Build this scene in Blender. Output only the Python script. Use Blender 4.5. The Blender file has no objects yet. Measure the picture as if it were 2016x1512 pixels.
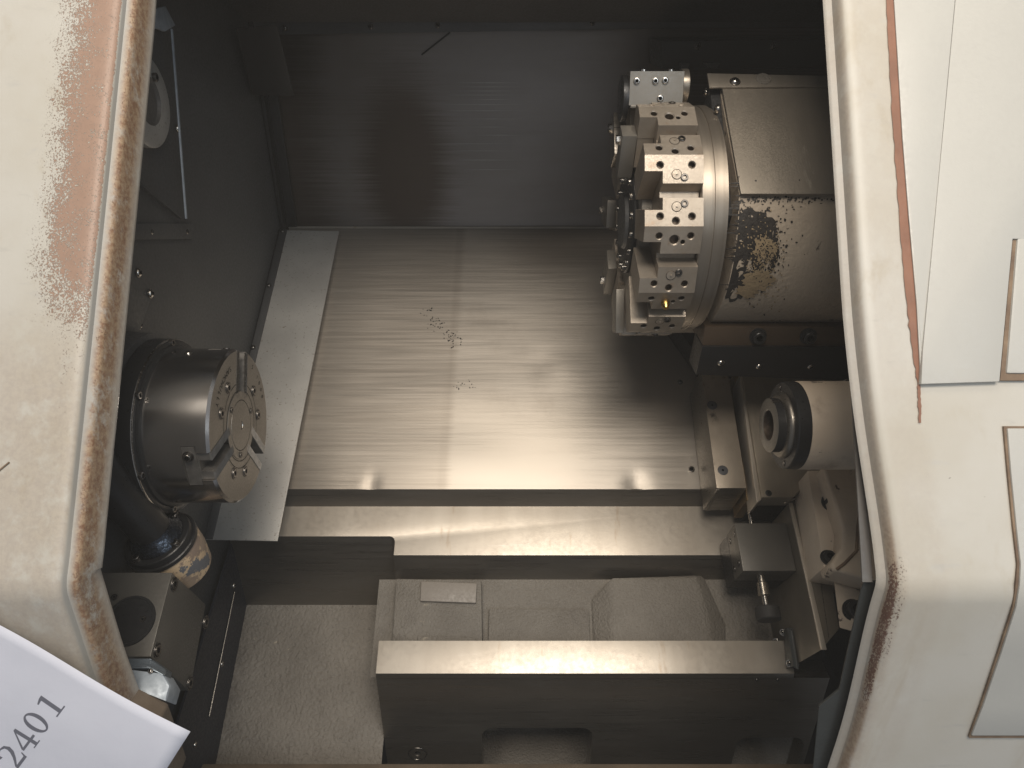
import bpy, bmesh, math, random
from mathutils import Vector, Matrix
random.seed(7)
R = math.radians
HAZE = .028
scene = bpy.context.scene
COL = scene.collection

# ------------------------------------------------------------------ camera
PITCH = R(28.0); FPX = 1400.0
C = Vector((0, 0, 1.55))
F = Vector((0, math.cos(PITCH), -math.sin(PITCH)))
U = Vector((0, math.sin(PITCH), math.cos(PITCH)))
XA = Vector((1, 0, 0))
cd = bpy.data.cameras.new('camera'); cam_o = bpy.data.objects.new('camera', cd); COL.objects.link(cam_o)
cd.sensor_width = 36; cd.lens = 36 * FPX / 2016; cd.clip_start = .01; cd.clip_end = 100
cam_o.location = C; cam_o.rotation_euler = (math.pi / 2 - PITCH, 0, 0)
scene.camera = cam_o

# ------------------------------------------------------------------ world and lamps
w = bpy.data.worlds.new('World'); scene.world = w; w.use_nodes = True
bg = w.node_tree.nodes['Background']; bg.inputs[0].default_value = (.80, .88, 1.0, 1); bg.inputs[1].default_value = .16
scene.view_settings.view_transform = 'Standard'; scene.view_settings.look = 'None'
scene.view_settings.exposure = 0.0; scene.view_settings.gamma = 1

def area(name, loc, target, sx, sy, power, col):
    l = bpy.data.lights.new(name, 'AREA'); l.shape = 'RECTANGLE'; l.size = sx; l.size_y = sy; l.energy = power; l.color = col
    o = bpy.data.objects.new(name, l); COL.objects.link(o); o.location = Vector(loc) + C
    d = (Vector(target) - Vector(loc)).normalized()
    o.rotation_euler = d.to_track_quat('-Z', 'Y').to_euler()
    return o
area('overhead_lamp', (.05, .62, .95), (.05, 1.0, -.7), 1.0, .40, 4.5, (1.0, .88, .72))
area('hall_skylight', (.10, -.85, 2.20), (0.02, 1.0, -.7), 1.9, .9, 84, (1.0, .905, .79))
area('hall_window_light', (1.7, -2.2, 1.2), (-.2, .6, -.5), 2.4, 1.6, 32, (.87, .94, 1.0))
scene.cycles.max_bounces = 8; scene.cycles.diffuse_bounces = 3; scene.cycles.glossy_bounces = 5
scene.cycles.use_denoising = True

# ------------------------------------------------------------------ projection helpers (planes of the machine)
def cam(xc, yc, zc): return C + XA * xc + U * yc + F * zc
def ray(px, py): return XA * ((px - 1008) / FPX) + U * ((756 - py) / FPX) + F
def pl(px, py, p, n):
    d = ray(px, py); return C + d * ((Vector(p) - C).dot(n) / d.dot(n))
N0 = Vector((0, -.5, math.sqrt(.75)))            # the bed slants at 30 degrees
T0 = Vector((0, math.sqrt(.75), .5))             # up the slant
S0 = C + Vector((0, 1.268, -.642))
def sp(px, py, h=0.0): return pl(px, py, S0 + N0 * h, N0)
def xp(px, py, x): return pl(px, py, Vector((x, 0, 0)), XA)
def yp(px, py, y): return pl(px, py, Vector((0, y, 0)), Vector((0, 1, 0)))
def dp(px, py, zc): return C + ray(px, py) * zc
def rowtan(row): return math.tan(PITCH + math.atan((row - 756) / FPX))
def on_line(row, y0, z0, slope):                 # Y,Z (world) where the sight row meets a slanted line
    t = rowtan(row); zr = z0 - C.z
    y = (slope * y0 - zr) / (slope + t); return y, C.z - t * y
def on_vert(row, y): return y, C.z - rowtan(row) * y

# ------------------------------------------------------------------ materials
MATS = {}
def surf(name, col, col2=None, rough=.5, metal=0.0, vs=(6, 6, 6), var=.6, bump=0.0, bs=(300, 300, 300), rvar=.12,
         spots=(), spec=.5, vdetail=5, aniso=0, tang=(1, 0, 0), film_reflection=None):
    m = bpy.data.materials.new(name); m.use_nodes = True; nt = m.node_tree; N = nt.nodes; L = nt.links
    b = N['Principled BSDF']; b.inputs['Metallic'].default_value = metal; b.inputs['Specular IOR Level'].default_value = spec
    if aniso:
        b.inputs['Anisotropic'].default_value = aniso; tv = N.new('ShaderNodeCombineXYZ')
        for i_ in range(3): tv.inputs[i_].default_value = tang[i_]
        L.new(tv.outputs[0], b.inputs['Tangent'])
    tc = N.new('ShaderNodeTexCoord')
    def noise(scale, detail=5, rough_=.55):
        mp = N.new('ShaderNodeMapping'); mp.inputs['Scale'].default_value = scale; L.new(tc.outputs['Object'], mp.inputs[0])
        n = N.new('ShaderNodeTexNoise'); n.inputs['Scale'].default_value = 1; n.inputs['Detail'].default_value = detail
        n.inputs['Roughness'].default_value = rough_; L.new(mp.outputs[0], n.inputs['Vector']); return n.outputs['Fac']
    def ramp(src, lo, hi):
        r = N.new('ShaderNodeMapRange'); r.interpolation_type = 'SMOOTHSTEP'
        r.inputs['From Min'].default_value = lo; r.inputs['From Max'].default_value = hi; L.new(src, r.inputs[0]); return r.outputs[0]
    def mix(f, a, c):
        x = N.new('ShaderNodeMix'); x.data_type = 'RGBA'; L.new(f, x.inputs[0])
        for s, v in ((6, a), (7, c)):
            if isinstance(v, (tuple, list)): x.inputs[s].default_value = (*v, 1)
            else: L.new(v, x.inputs[s])
        return x.outputs[2]
    nv = noise(vs, vdetail)
    c = mix(ramp(nv, .5 - var / 2, .5 + var / 2), col, col2 or tuple(x * .8 for x in col))
    for (sc, ss, lo, hi) in spots:
        c = mix(ramp(noise(ss, 6, .65), lo, hi), c, sc)
    if film_reflection:                                     # per point, ragged: dull oily layer on the cover, painted reflection on the back
        at = N.new('ShaderNodeAttribute'); at.attribute_name = 'film_reflection'; ad = N.new('ShaderNodeMath'); ad.operation = 'MULTIPLY_ADD'
        L.new(noise((3, 200, 200), 6, .75), ad.inputs[0]); ad.inputs[1].default_value = .9; L.new(at.outputs['Fac'], ad.inputs[2])
        c = mix(ramp(ad.outputs[0], .62, 1.25), c, film_reflection)
    L.new(c, b.inputs['Base Color'])
    nb = noise(bs, 3)
    r = N.new('ShaderNodeMapRange'); r.inputs['To Min'].default_value = max(.03, rough - rvar); r.inputs['To Max'].default_value = min(1, rough + rvar)
    r.inputs['From Min'].default_value = .3; r.inputs['From Max'].default_value = .7
    L.new(nb, r.inputs[0]); L.new(r.outputs[0], b.inputs['Roughness'])
    if bump:
        bp = N.new('ShaderNodeBump'); bp.inputs['Strength'].default_value = 1; bp.inputs['Distance'].default_value = bump
        L.new(nb, bp.inputs['Height']); L.new(bp.outputs[0], b.inputs['Normal'])
    MATS[name] = m; return m

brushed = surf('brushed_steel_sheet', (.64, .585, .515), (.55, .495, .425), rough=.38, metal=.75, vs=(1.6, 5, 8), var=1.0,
               bump=.00002, bs=(6, 240, 240), rvar=.05, aniso=.6, tang=(0, .866, .5), film_reflection=(.40, .35, .295),
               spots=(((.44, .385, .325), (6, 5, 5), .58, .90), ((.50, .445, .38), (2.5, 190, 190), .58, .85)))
backsteel = surf('oily_back_sheet', (.33, .30, .285), (.21, .19, .172), rough=.42, metal=.8, vs=(2, 3, 5), var=.7, film_reflection=(.125, .098, .078),
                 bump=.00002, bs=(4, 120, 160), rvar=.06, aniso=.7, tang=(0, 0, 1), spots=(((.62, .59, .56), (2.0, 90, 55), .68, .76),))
sidesteel = surf('dull_side_sheet', (.15, .15, .148), (.105, .105, .106), rough=.5, metal=.6, vs=(4, 3, 4), var=.4, bump=.00004, bs=(200, 200, 200))
guardgrey = surf('grey_guard_coat', (.50, .485, .45), (.41, .395, .37), rough=.42, metal=.35, vs=(9, 9, 9), var=.4, bump=.00006,
                 bs=(420, 420, 420), spots=(((.22, .18, .14), (210, 210, 210), .60, .68),))
machined = surf('machined_way_steel', (.60, .545, .47), (.50, .445, .375), rough=.42, metal=.6, vs=(22, 5, 5), var=.6, bump=.00004, bs=(120, 120, 120),
                rvar=.05, spots=(((.42, .33, .24), (34, 7, 7), .60, .76), ((.30, .22, .16), (120, 60, 60), .735, .80), ((.68, .64, .58), (5, 90, 90), .62, .75)))
groundsteel = surf('ground_steel_face', (.26, .24, .21), (.20, .18, .155), rough=.36, metal=.85, vs=(4, 10, 10), var=.5, bump=.00003, bs=(8, 300, 300))
castgrey = surf('sand_cast_paint', (.215, .195, .167), (.145, .129, .108), rough=.6, vs=(7, 7, 7), var=.5, bump=.0030, bs=(240, 240, 240),
                spots=(((.10, .085, .07), (60, 60, 60), .70, .75), ((.40, .35, .27), (9, 16, 16), .66, .72), ((.085, .073, .062), (5, 5, 5), .54, .78)))
castcream = surf('cream_cast_paint', (.74, .63, .50), (.60, .49, .375), rough=.5, vs=(7, 7, 7), var=.5, bump=.0006, bs=(120, 120, 120),
                 spots=(((.13, .095, .08), (30, 30, 30), .645, .68), ((.30, .215, .15), (9, 9, 9), .54, .75)))
turretsteel = surf('turret_steel', (.40, .35, .29), (.30, .255, .205), rough=.42, metal=.6, vs=(18, 18, 18), var=.5, bump=.00005, bs=(500, 500, 500),
                   spots=(((.30, .19, .115), (30, 30, 30), .56, .78), ((.22, .18, .14), (80, 80, 80), .66, .74),))
ringsteel = surf('turned_ring_steel', (.38, .335, .28), (.31, .27, .225), rough=.42, metal=.8, vs=(120, 6, 6), var=.5, bump=.00001, bs=(700, 8, 8), rvar=.04, aniso=.6)
holdersteel = surf('holder_steel', (.26, .24, .21), (.21, .193, .167), rough=.42, metal=.6, vs=(20, 20, 20), bump=.00003, bs=(400, 400, 400))
chucksteel = surf('chuck_steel', (.68, .65, .62), (.60, .57, .54), rough=.22, metal=1.0, vs=(5, 5, 5), var=.8, rvar=.0, aniso=.6,
                  spots=(((.20, .15, .13), (160, 160, 160), .78, .80),))
chuckface = surf('chuck_face_steel', (.27, .25, .222), (.225, .207, .183), rough=.42, metal=.75, vs=(20, 20, 20), var=.4, bump=.00004, bs=(360, 360, 360))
jawsteel = surf('jaw_steel', (.27, .255, .235), (.17, .16, .147), rough=.5, metal=.8, vs=(60, 60, 60))
darksteel = surf('black_oxide_steel', (.045, .045, .045), (.03, .03, .032), rough=.38, metal=.5, vs=(20, 20, 20), bump=.00003, bs=(300, 300, 300))
black = surf('black_rubber', (.018, .018, .018), (.012, .012, .012), rough=.6)  # plain black for the wire end and one bolt
blackcover = surf('black_cover_paint', (.016, .015, .014), (.011, .010, .010), rough=.42, vs=(8, 8, 8))
brownplate = surf('brown_oiled_plate', (.10, .068, .042), (.07, .048, .03), rough=.5, metal=.3, vs=(9, 9, 9), bump=.0001, bs=(200, 200, 200))
screwsteel = surf('screw_steel', (.60, .57, .53), (.5, .47, .43), rough=.2, metal=1, vs=(90, 90, 90))
screwdark = surf('screw_dark', (.16, .15, .14), (.12, .11, .10), rough=.3, metal=.9, vs=(90, 90, 90))
hole = surf('hole_black', (.006, .006, .006), (.004, .004, .004), rough=.8, spec=.1)
holebore = surf('bore_steel', (.16, .12, .09), (.09, .07, .05), rough=.4, metal=.7, vs=(200, 200, 200))
brass = surf('brass', (.62, .42, .13), (.48, .31, .10), rough=.28, metal=1, vs=(60, 60, 60))
zinc = surf('zinc_plate', (.42, .47, .52), (.30, .345, .39), rough=.55, metal=.35, vs=(60, 60, 60), var=.4, bump=.0001, bs=(160, 160, 160))
housing = surf('housing_sheet', (.33, .29, .24), (.22, .195, .16), rough=.42, metal=.5, vs=(16, 4, 4), var=.55, bump=.0001, bs=(420, 420, 420),
               spots=(((.47, .42, .35), (34, 6, 6), .58, .70), ((.07, .06, .05), (70, 30, 30), .70, .76)))
blocksteel = surf('probe_block_steel', (.13, .122, .108), (.10, .094, .083), rough=.42, metal=.4, vs=(9, 9, 9), bump=.00003, bs=(400, 400, 400))
papermat = surf('white_paper', (.66, .68, .77), (.61, .63, .72), rough=.75, vs=(14, 14, 14), var=.7, bump=.0004, bs=(40, 40, 40),
                spots=(((.58, .57, .61), (22, 30, 30), .66, .78), ((.45, .43, .44), (70, 40, 70), .72, .78),))
ink = surf('grey_print', (.15, .155, .19), (.13, .135, .17), rough=.7)
doorpaint = surf('pale_grey_paint', (.54, .535, .50), (.49, .485, .455), rough=.42, vs=(5, 5, 5), var=.6, bump=.0001, bs=(240, 240, 240),
                 spots=(((.16, .12, .10), (85, 85, 85), .76, .79), ((.54, .52, .47), (3, 3, 1), .5, .72)))
gapmat = surf('grimy_gap', (.13, .085, .06), (.32, .23, .15), rough=.7, vs=(30, 30, 30))
ruststripe = surf('rust_primer', (.31, .155, .10), (.23, .115, .075), rough=.6, vs=(40, 40, 12), bump=.0002, bs=(200, 200, 200))
flangegrey = surf('dark_lip_paint', (.055, .06, .058), (.04, .043, .042), rough=.5, vs=(12, 12, 12), bump=.0001, bs=(200, 200, 200))
lipgrey = surf('grey_lip_paint', (.13, .122, .112), (.095, .087, .08), rough=.5, vs=(20, 20, 8), bump=.0001, bs=(200, 200, 200))

def worn_paint(name, col, rustcol):
    """pale enamel; the point attributes rust / stain / grey say where this sheet is worn through, oily or coloured greyer"""
    m = bpy.data.materials.new(name); m.use_nodes = True; nt = m.node_tree; N = nt.nodes; L = nt.links
    b = N['Principled BSDF']; tc = N.new('ShaderNodeTexCoord')
    def noise(s, d=6, r=.6):
        mp = N.new('ShaderNodeMapping'); mp.inputs['Scale'].default_value = s; L.new(tc.outputs['Object'], mp.inputs[0])
        n = N.new('ShaderNodeTexNoise'); n.inputs['Scale'].default_value = 1; n.inputs['Detail'].default_value = d; n.inputs['Roughness'].default_value = r
        L.new(mp.outputs[0], n.inputs['Vector']); return n.outputs['Fac']
    def attr(n):
        a = N.new('ShaderNodeAttribute'); a.attribute_name = n; return a.outputs['Fac']
    def mth(op, a, c):
        x = N.new('ShaderNodeMath'); x.operation = op
        for i, v in enumerate((a, c)):
            if isinstance(v, (int, float)): x.inputs[i].default_value = v
            else: L.new(v, x.inputs[i])
        return x.outputs[0]
    def step(src, lo, hi):
        r = N.new('ShaderNodeMapRange'); r.interpolation_type = 'SMOOTHSTEP'
        r.inputs['From Min'].default_value = lo; r.inputs['From Max'].default_value = hi; L.new(src, r.inputs[0]); return r.outputs[0]
    def mix(f, a, c):
        x = N.new('ShaderNodeMix'); x.data_type = 'RGBA'; L.new(f, x.inputs[0])
        for s, v in ((6, a), (7, c)):
            if isinstance(v, tuple): x.inputs[s].default_value = (*v, 1)
            else: L.new(v, x.inputs[s])
        return x.outputs[2]
    c = mix(step(noise((4, 4, 4)), .35, .75), col, tuple(x * y for x, y in zip(col, (.88, .85, .79))))
    c = mix(step(noise((22, 22, 90), 6), .60, .75), c, tuple(x * .88 for x in col))
    c = mix(mth('MULTIPLY', step(noise((26, 26, 3), 5), .54, .72), .55), c, tuple(x * y for x, y in zip(col, (.80, .74, .64))))
    c = mix(step(noise((110, 110, 110)), .735, .76), c, (.13, .10, .08))
    c = mix(mth('MULTIPLY', attr('grey'), .9), c, (.27, .27, .26))
    st = mth('MULTIPLY', attr('stain'), step(noise((48, 48, 36), 6, .7), .28, .52))
    c = mix(st, c, mix(step(noise((180, 180, 180), 6, .75), .38, .64), (.40, .29, .19), (.24, .135, .08)))
    fleck = mth('ADD', mth('MULTIPLY', noise((520, 520, 380), 6, .75), 1.25), mth('MULTIPLY', noise((60, 60, 26), 5, .65), .45))
    rm = step(mth('ADD', fleck, attr('rust')), 1.34, 1.40)
    c = mix(mth('MULTIPLY', rm, .92), c, mix(noise((90, 90, 60)), rustcol, tuple(x * .72 for x in rustcol)))
    L.new(c, b.inputs['Base Color']); b.inputs['Roughness'].default_value = .45
    hb = mth('SUBTRACT', mth('MULTIPLY', noise((240, 240, 240), 3), .4), rm)
    bp = N.new('ShaderNodeBump'); bp.inputs['Distance'].default_value = .00025; L.new(hb, bp.inputs['Height']); L.new(bp.outputs[0], b.inputs['Normal'])
    return m
frontpaint = worn_paint('worn_cream_enamel', (.575, .56, .515), (.40, .25, .18))
framepaint = worn_paint('chipped_frame_enamel', (.59, .57, .52), (.17, .085, .06))

# ------------------------------------------------------------------ mesh helpers
def smooth01(a, b, x): t = max(0, min(1, (x - a) / (b - a))); return t * t * (3 - 2 * t)
def newbm(): return bmesh.new()
BASE = {}
def _link(o, parent):
    COL.objects.link(o)
    if parent is not None: o.parent = parent
def obj(name, bm, mats, parent=None, bevel=0.0, seg=2, smooth=40, label=None):
    """link a bmesh (in world coordinates) as ONE mesh object under its thing"""
    bmesh.ops.remove_doubles(bm, verts=bm.verts, dist=1e-6)
    bmesh.ops.recalc_face_normals(bm, faces=bm.faces)
    if bevel:
        es = [e for e in bm.edges if len(e.link_faces) == 2 and e.calc_face_angle(0) > R(28)]
        bmesh.ops.bevel(bm, geom=es, offset=bevel, segments=seg, affect='EDGES', clamp_overlap=True, profile=.6)
    me = bpy.data.meshes.new(name); bm.to_mesh(me); bm.free()
    base = BASE.get(parent.name, Vector((0, 0, 0))) if parent is not None else Vector((0, 0, 0))
    if parent is None:
        vs = [v.co for v in me.vertices]
        base = Vector((sum(v.x for v in vs) / len(vs), sum(v.y for v in vs) / len(vs), min(v.z for v in vs)))
    me.transform(Matrix.Translation(-base))
    for p in me.polygons: p.use_smooth = True
    me.set_sharp_from_angle(angle=R(smooth))
    for m in (mats if isinstance(mats, (list, tuple)) else [mats]): me.materials.append(m)
    o = bpy.data.objects.new(name, me); _link(o, parent)
    if parent is None: o.location = base
    BASE[o.name] = base
    if label: o['label'] = label
    return o
def thing(name, label, cat, base, group=None):
    o = bpy.data.objects.new(name, None); COL.objects.link(o); o.location = base; o.empty_display_size = .05
    BASE[o.name] = Vector(base); o['label'] = label; o['category'] = cat
    if group: o['group'] = group
    return o
def tag(o, label, cat, group=None):
    o['label'] = label; o['category'] = cat
    if group: o['group'] = group
    return o
def struct(o, label=None):
    o['kind'] = 'structure'
    if label: o['label'] = label
    return o

def face(bm, pts, mi=0):
    f = bm.faces.new([bm.verts.new(p) for p in pts]); f.material_index = mi; return f
def prism(bm, pts, vec, mi=0):
    vec = Vector(vec); a = [bm.verts.new(p) for p in pts]; b = [bm.verts.new(Vector(p) + vec) for p in pts]; n = len(a)
    fs = [bm.faces.new(a), bm.faces.new(b[::-1])]
    for i in range(n): fs.append(bm.faces.new((a[i], b[i], b[(i + 1) % n], a[(i + 1) % n])))
    for f in fs: f.material_index = mi
    return fs
def prism_yz(bm, yz, x0, x1, mi=0): return prism(bm, [Vector((x0, y, z)) for y, z in yz], (x1 - x0, 0, 0), mi)
def loft(bm, A, B, mi=0):
    a = [bm.verts.new(p) for p in A]; b = [bm.verts.new(p) for p in B]; n = len(a)
    fs = [bm.faces.new(a), bm.faces.new(b[::-1])]
    for i in range(n): fs.append(bm.faces.new((a[i], b[i], b[(i + 1) % n], a[(i + 1) % n])))
    for f in fs: f.material_index = mi
def frame(n, up=None):
    n = Vector(n).normalized(); up = Vector(up) if up is not None else (Vector((0, 0, 1)) if abs(n.z) < .9 else XA)
    u = up.cross(n).normalized(); v = n.cross(u); return u, v, n
def boxf(bm, c, u, v, n, su, sv, sn, mi=0):
    c = Vector(c); pts = [c + u * (a * su / 2) + v * (b * sv / 2) - n * (sn / 2) for a, b in ((-1, -1), (1, -1), (1, 1), (-1, 1))]
    prism(bm, pts, n * sn, mi)
def lathe(bm, o, axis, prof, seg=48, mi=0, ref=None, a0=0.0, a1=2 * math.pi, mis=None):
    """prof: list of (t along axis, radius)"""
    o = Vector(o); u, v, n = frame(axis, ref); full = abs(a1 - a0 - 2 * math.pi) < 1e-6; rings = []
    k = seg if full else seg + 1
    for t, r in prof:
        if r < 1e-6: rings.append([bm.verts.new(o + n * t)])
        else: rings.append([bm.verts.new(o + n * t + (u * math.cos(a0 + (a1 - a0) * i / seg) + v * math.sin(a0 + (a1 - a0) * i / seg)) * r) for i in range(k)])
    for j in range(len(rings) - 1):
        A, B = rings[j], rings[j + 1]; m_ = mis[j] if mis else mi
        for i in range(seg):
            i2 = (i + 1) % k
            if len(A) == 1 and len(B) == 1: continue
            if len(A) == 1: f = bm.faces.new((A[0], B[i], B[i2]))
            elif len(B) == 1: f = bm.faces.new((A[i], B[0], A[i2]))
            else: f = bm.faces.new((A[i], B[i], B[i2], A[i2]))
            f.material_index = m_
def cyl(bm, p0, p1, r, seg=24, mi=0, r1=None):
    p0, p1 = Vector(p0), Vector(p1); d = p1 - p0
    lathe(bm, p0, d, [(0, 0), (0, r), (d.length, r if r1 is None else r1), (d.length, 0)], seg, mi)
def tube(bm, pts, r, seg=10, mi=0):
    for a, b in zip(pts[:-1], pts[1:]): cyl(bm, a, b, r, seg, mi)
def holed(bm, outline, holes, o, u, v, n, depth, wall, mi=0, mhole=1, seg=16, wdir=None):
    """flat face with real round holes sunk into it and side walls going back by wall"""
    P = lambda a, b, d=0: o + u * a + v * b - n * d
    ov = [bm.verts.new(P(a, b)) for a, b in outline]; es = [bm.edges.new((ov[i], ov[(i + 1) % len(ov)])) for i in range(len(ov))]
    cups = []
    for a, b, r in holes:
        hv = [bm.verts.new(P(a + r * math.cos(t), b + r * math.sin(t))) for t in (2 * math.pi * i / seg for i in range(seg))]
        es += [bm.edges.new((hv[i], hv[(i + 1) % seg])) for i in range(seg)]; cups.append((hv, a, b, r))
    g = bmesh.ops.triangle_fill(bm, edges=es, use_beauty=True)
    for f in g['geom']:
        if isinstance(f, bmesh.types.BMFace): f.material_index = mi
    for hv, a, b, r in cups:
        c2 = [bm.verts.new(P(a + r * .80 * math.cos(t), b + r * .80 * math.sin(t), r * .22)) for t in (2 * math.pi * i / seg for i in range(seg))]
        lo = [bm.verts.new(P(a + r * .80 * math.cos(t), b + r * .80 * math.sin(t), depth)) for t in (2 * math.pi * i / seg for i in range(seg))]
        for i in range(seg):
            f = bm.faces.new((hv[i], hv[(i + 1) % seg], c2[(i + 1) % seg], c2[i])); f.material_index = mi
            f = bm.faces.new((c2[i], c2[(i + 1) % seg], lo[(i + 1) % seg], lo[i])); f.material_index = mhole
        f = bm.faces.new(lo[::-1]); f.material_index = mhole
    if wall:
        lo = [bm.verts.new(P(a, b) - (wdir or n) * wall) for a, b in outline]
        for i in range(len(ov)):
            f = bm.faces.new((ov[i], ov[(i + 1) % len(ov)], lo[(i + 1) % len(lo)], lo[i])); f.material_index = mi
        f = bm.faces.new(lo[::-1]); f.material_index = mi

# ---- fasteners: one mesh per kind, shared by every copy
FAST = {}
def fastener(kind, r, steel=screwsteel):
    key = (kind, round(r, 5), steel.name)
    if key in FAST: return FAST[key]
    bm = newbm(); Z = Vector((0, 0, 1)); o = Vector((0, 0, 0))
    if kind == 'dome_screw':
        prof = [(0, r * 1.15), (r * .12, r * 1.15), (r * .14, r * .98)]
        prof += [(r * .14 + r * .62 * math.sin(a), r * .98 * math.cos(a)) for a in (R(20), R(40), R(58))]
        prof += [(r * .70, r * .42), (r * .40, r * .36), (r * .40, 0)]
        mis = [0] * (len(prof) - 3) + [1, 1]
        lathe(bm, o, Z, prof, 18, mis=mis)
    elif kind == 'socket_screw':
        prof = [(0, r), (r * .62, r), (r * .75, r * .88), (r * .75, r * .55), (r * .25, r * .50), (r * .25, 0)]
        lathe(bm, o, Z, prof, 18, mis=[0, 0, 0, 1, 1])
    elif kind == 'sunk_screw':                   # counterbore ring with a socket head sitting in it
        prof = [(0, r * 1.3), (.0006, r * 1.28), (.0006, r * 1.08), (.0002, r), (.0002, r * .96), (r * .2, r * .92), (r * .2, r * .5), (.0004, r * .46), (.0004, 0)]
        lathe(bm, o, Z, prof, 20, mis=[0, 0, 1, 1, 0, 0, 1, 1])
    elif kind == 'plug':
        lathe(bm, o, Z, [(0, r), (.0007, r), (.0009, r * .93), (.0009, r * .22), (.0004, r * .2), (.0004, 0)], 22, mis=[0, 0, 0, 1, 1])
    elif kind == 'washer_pin':
        lathe(bm, o, Z, [(0, r), (.0004, r * .99), (.0004, r * .93), (.0001, r * .91), (.0005, r * .88), (.0006, r * .2), (.0022, r * .17), (.0024, 0)], 22,
              mis=[0, 1, 1, 0, 0, 0, 0])
    elif kind == 'hex_bolt':
        lathe(bm, o, Z, [(0, r * 1.25), (r * .15, r * 1.25), (r * .16, r), (r * .85, r), (r * .95, r * .85), (r * .95, 0)], 6)
    elif kind == 'hex_socket_bolt':
        lathe(bm, o, Z, [(0, r * 1.35), (r * .16, r * 1.35), (r * .18, r), (r * 1.05, r), (r * 1.15, r * .9), (r * 1.15, r * .55), (r * .6, r * .5), (r * .6, 0)], 20,
              mis=[0, 0, 0, 0, 0, 1, 1])
    bmesh.ops.recalc_face_normals(bm, faces=bm.faces)
    me = bpy.data.meshes.new(kind); bm.to_mesh(me); bm.free()
    for p in me.polygons: p.use_smooth = True
    me.set_sharp_from_angle(angle=R(38)); me.materials.append(steel); me.materials.append(hole)
    FAST[key] = me; return me
def screw(parent, kind, p, n, r, steel=screwsteel, name=None):
    o = bpy.data.objects.new(name or kind, fastener(kind, r, steel)); _link(o, parent)
    p = Vector(p); base = BASE[parent.name]; pm = Matrix.Identity(4)
    o.location = p - base
    q = Vector(n).normalized().to_track_quat('Z', 'Y'); spin = Matrix.Rotation(random.uniform(0, 6.28), 4, 'Z')
    o.rotation_euler = (q.to_matrix().to_4x4() @ spin).to_euler()
    return o

# ================================================================== SECTION OF THE BED (Y, Z lines)
SL = math.tan(R(30))
P0 = (S0.y, S0.z)
WALLX = -.52
pT = on_line(449, *P0, SL); pB = on_line(963, *P0, SL)
k1 = on_vert(1000, pB[0])
l1 = on_line(1093, *k1, SL)                       # front edge of upper way
l0 = on_line(1056, *k1, SL)                       # the shorter part beside the headstock
f1 = on_vert(1141, l1[0]); f0 = on_vert(1191, l0[0])
r0 = on_line(1261, *k1, SL); r1 = on_line(1326, *k1, SL)
def row_yz(row, line): return on_line(row, *line, SL)

# ---------------------------------------------------------------- enclosure behind and around
YB = pT[0] + .004
bk = thing('back_panel', 'dark brushed steel sheet standing behind the slanted cover', 'steel sheet', (0.1, YB, pT[1] - .02))
bm = newbm(); fl_ = bm.verts.layers.float.new('film_reflection'); gb = {}
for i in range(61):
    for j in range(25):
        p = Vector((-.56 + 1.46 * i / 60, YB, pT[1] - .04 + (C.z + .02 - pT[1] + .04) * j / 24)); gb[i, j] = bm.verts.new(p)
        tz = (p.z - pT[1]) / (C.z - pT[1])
        gb[i, j][fl_] = max(1.1 * math.exp(-((p.x + .235) / .10) ** 2 - ((tz - .30) / .45) ** 2), .8 * (1 - smooth01(-.50, -.30, p.x)), .55 * smooth01(.25, .45, p.x))  # brown bell imitates a reflection in the sheet; both ends coloured darker
for i in range(60):
    for j in range(24): bm.faces.new((gb[i, j], gb[i + 1, j], gb[i + 1, j + 1], gb[i, j + 1]))
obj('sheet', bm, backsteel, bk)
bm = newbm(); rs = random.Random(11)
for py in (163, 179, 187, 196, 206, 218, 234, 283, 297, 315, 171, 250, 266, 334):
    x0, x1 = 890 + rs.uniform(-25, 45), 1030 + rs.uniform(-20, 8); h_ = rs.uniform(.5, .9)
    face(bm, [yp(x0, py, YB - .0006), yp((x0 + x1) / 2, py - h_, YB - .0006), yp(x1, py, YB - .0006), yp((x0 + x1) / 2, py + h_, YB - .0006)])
streaks = obj('pale_streaks', bm, guardgrey, bk); streaks['kind'] = 'stuff'  # thin pale streaks laid just proud of the sheet
bm = newbm()
a, b, c_, d = yp(470, 69, YB - .035), yp(1700, 49, YB - .035), yp(1700, 30, YB - .035), yp(470, 34, YB - .035)
a.x, b.x, c_.x, d.x = -.52, .80, .80, -.52
prism(bm, [a, b, c_, d], (0, .03, 0)); top_rail = obj('top_rail', bm, sidesteel, bk, bevel=.001)
for px, py in ((560, 55), (730, 52), (862, 50), (1166, 44), (1480, 40)):
    screw(bk, 'dome_screw', yp(px, py, YB - .0352), (0, -1, 0), .0055, screwdark)
bm = newbm(); cyl(bm, yp(830, 108, YB - .003), yp(886, 64, YB - .003), .0016, 8); obj('wire_end', bm, black, bk)

# corner trim and bracket
ct = thing('corner_trim', 'black channel strip running down the left rear corner', 'trim strip', (WALLX + .02, YB - .02, pT[1]))
bm = newbm(); prism_yz(bm, [(YB - .012, pT[1] + .005), (YB - .002, pT[1] + .005), (YB - .002, C.z + .02), (YB - .012, C.z + .02)], WALLX + .002, WALLX + .030)
prism_yz(bm, [(YB - .040, pT[1] + .005), (YB - .012, pT[1] + .005), (YB - .012, C.z + .02), (YB - .040, C.z + .02)], WALLX + .002, WALLX + .010)
obj('channel', bm, blackcover, ct, bevel=.0008)
for px, py in ((530, 262), (553, 418)): screw(ct, 'dome_screw', yp(px, py, YB - .0122), (0, -1, 0), .0042)
br = thing('corner_bracket', 'dark folded sheet cover hanging in the upper left corner', 'bracket', yp(520, 120, 1.48))
bm = newbm()
A = [yp(467, 56, 1.42), yp(545, 48, 1.42), yp(578, 189, 1.50), yp(500, 187, 1.50)]
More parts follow.
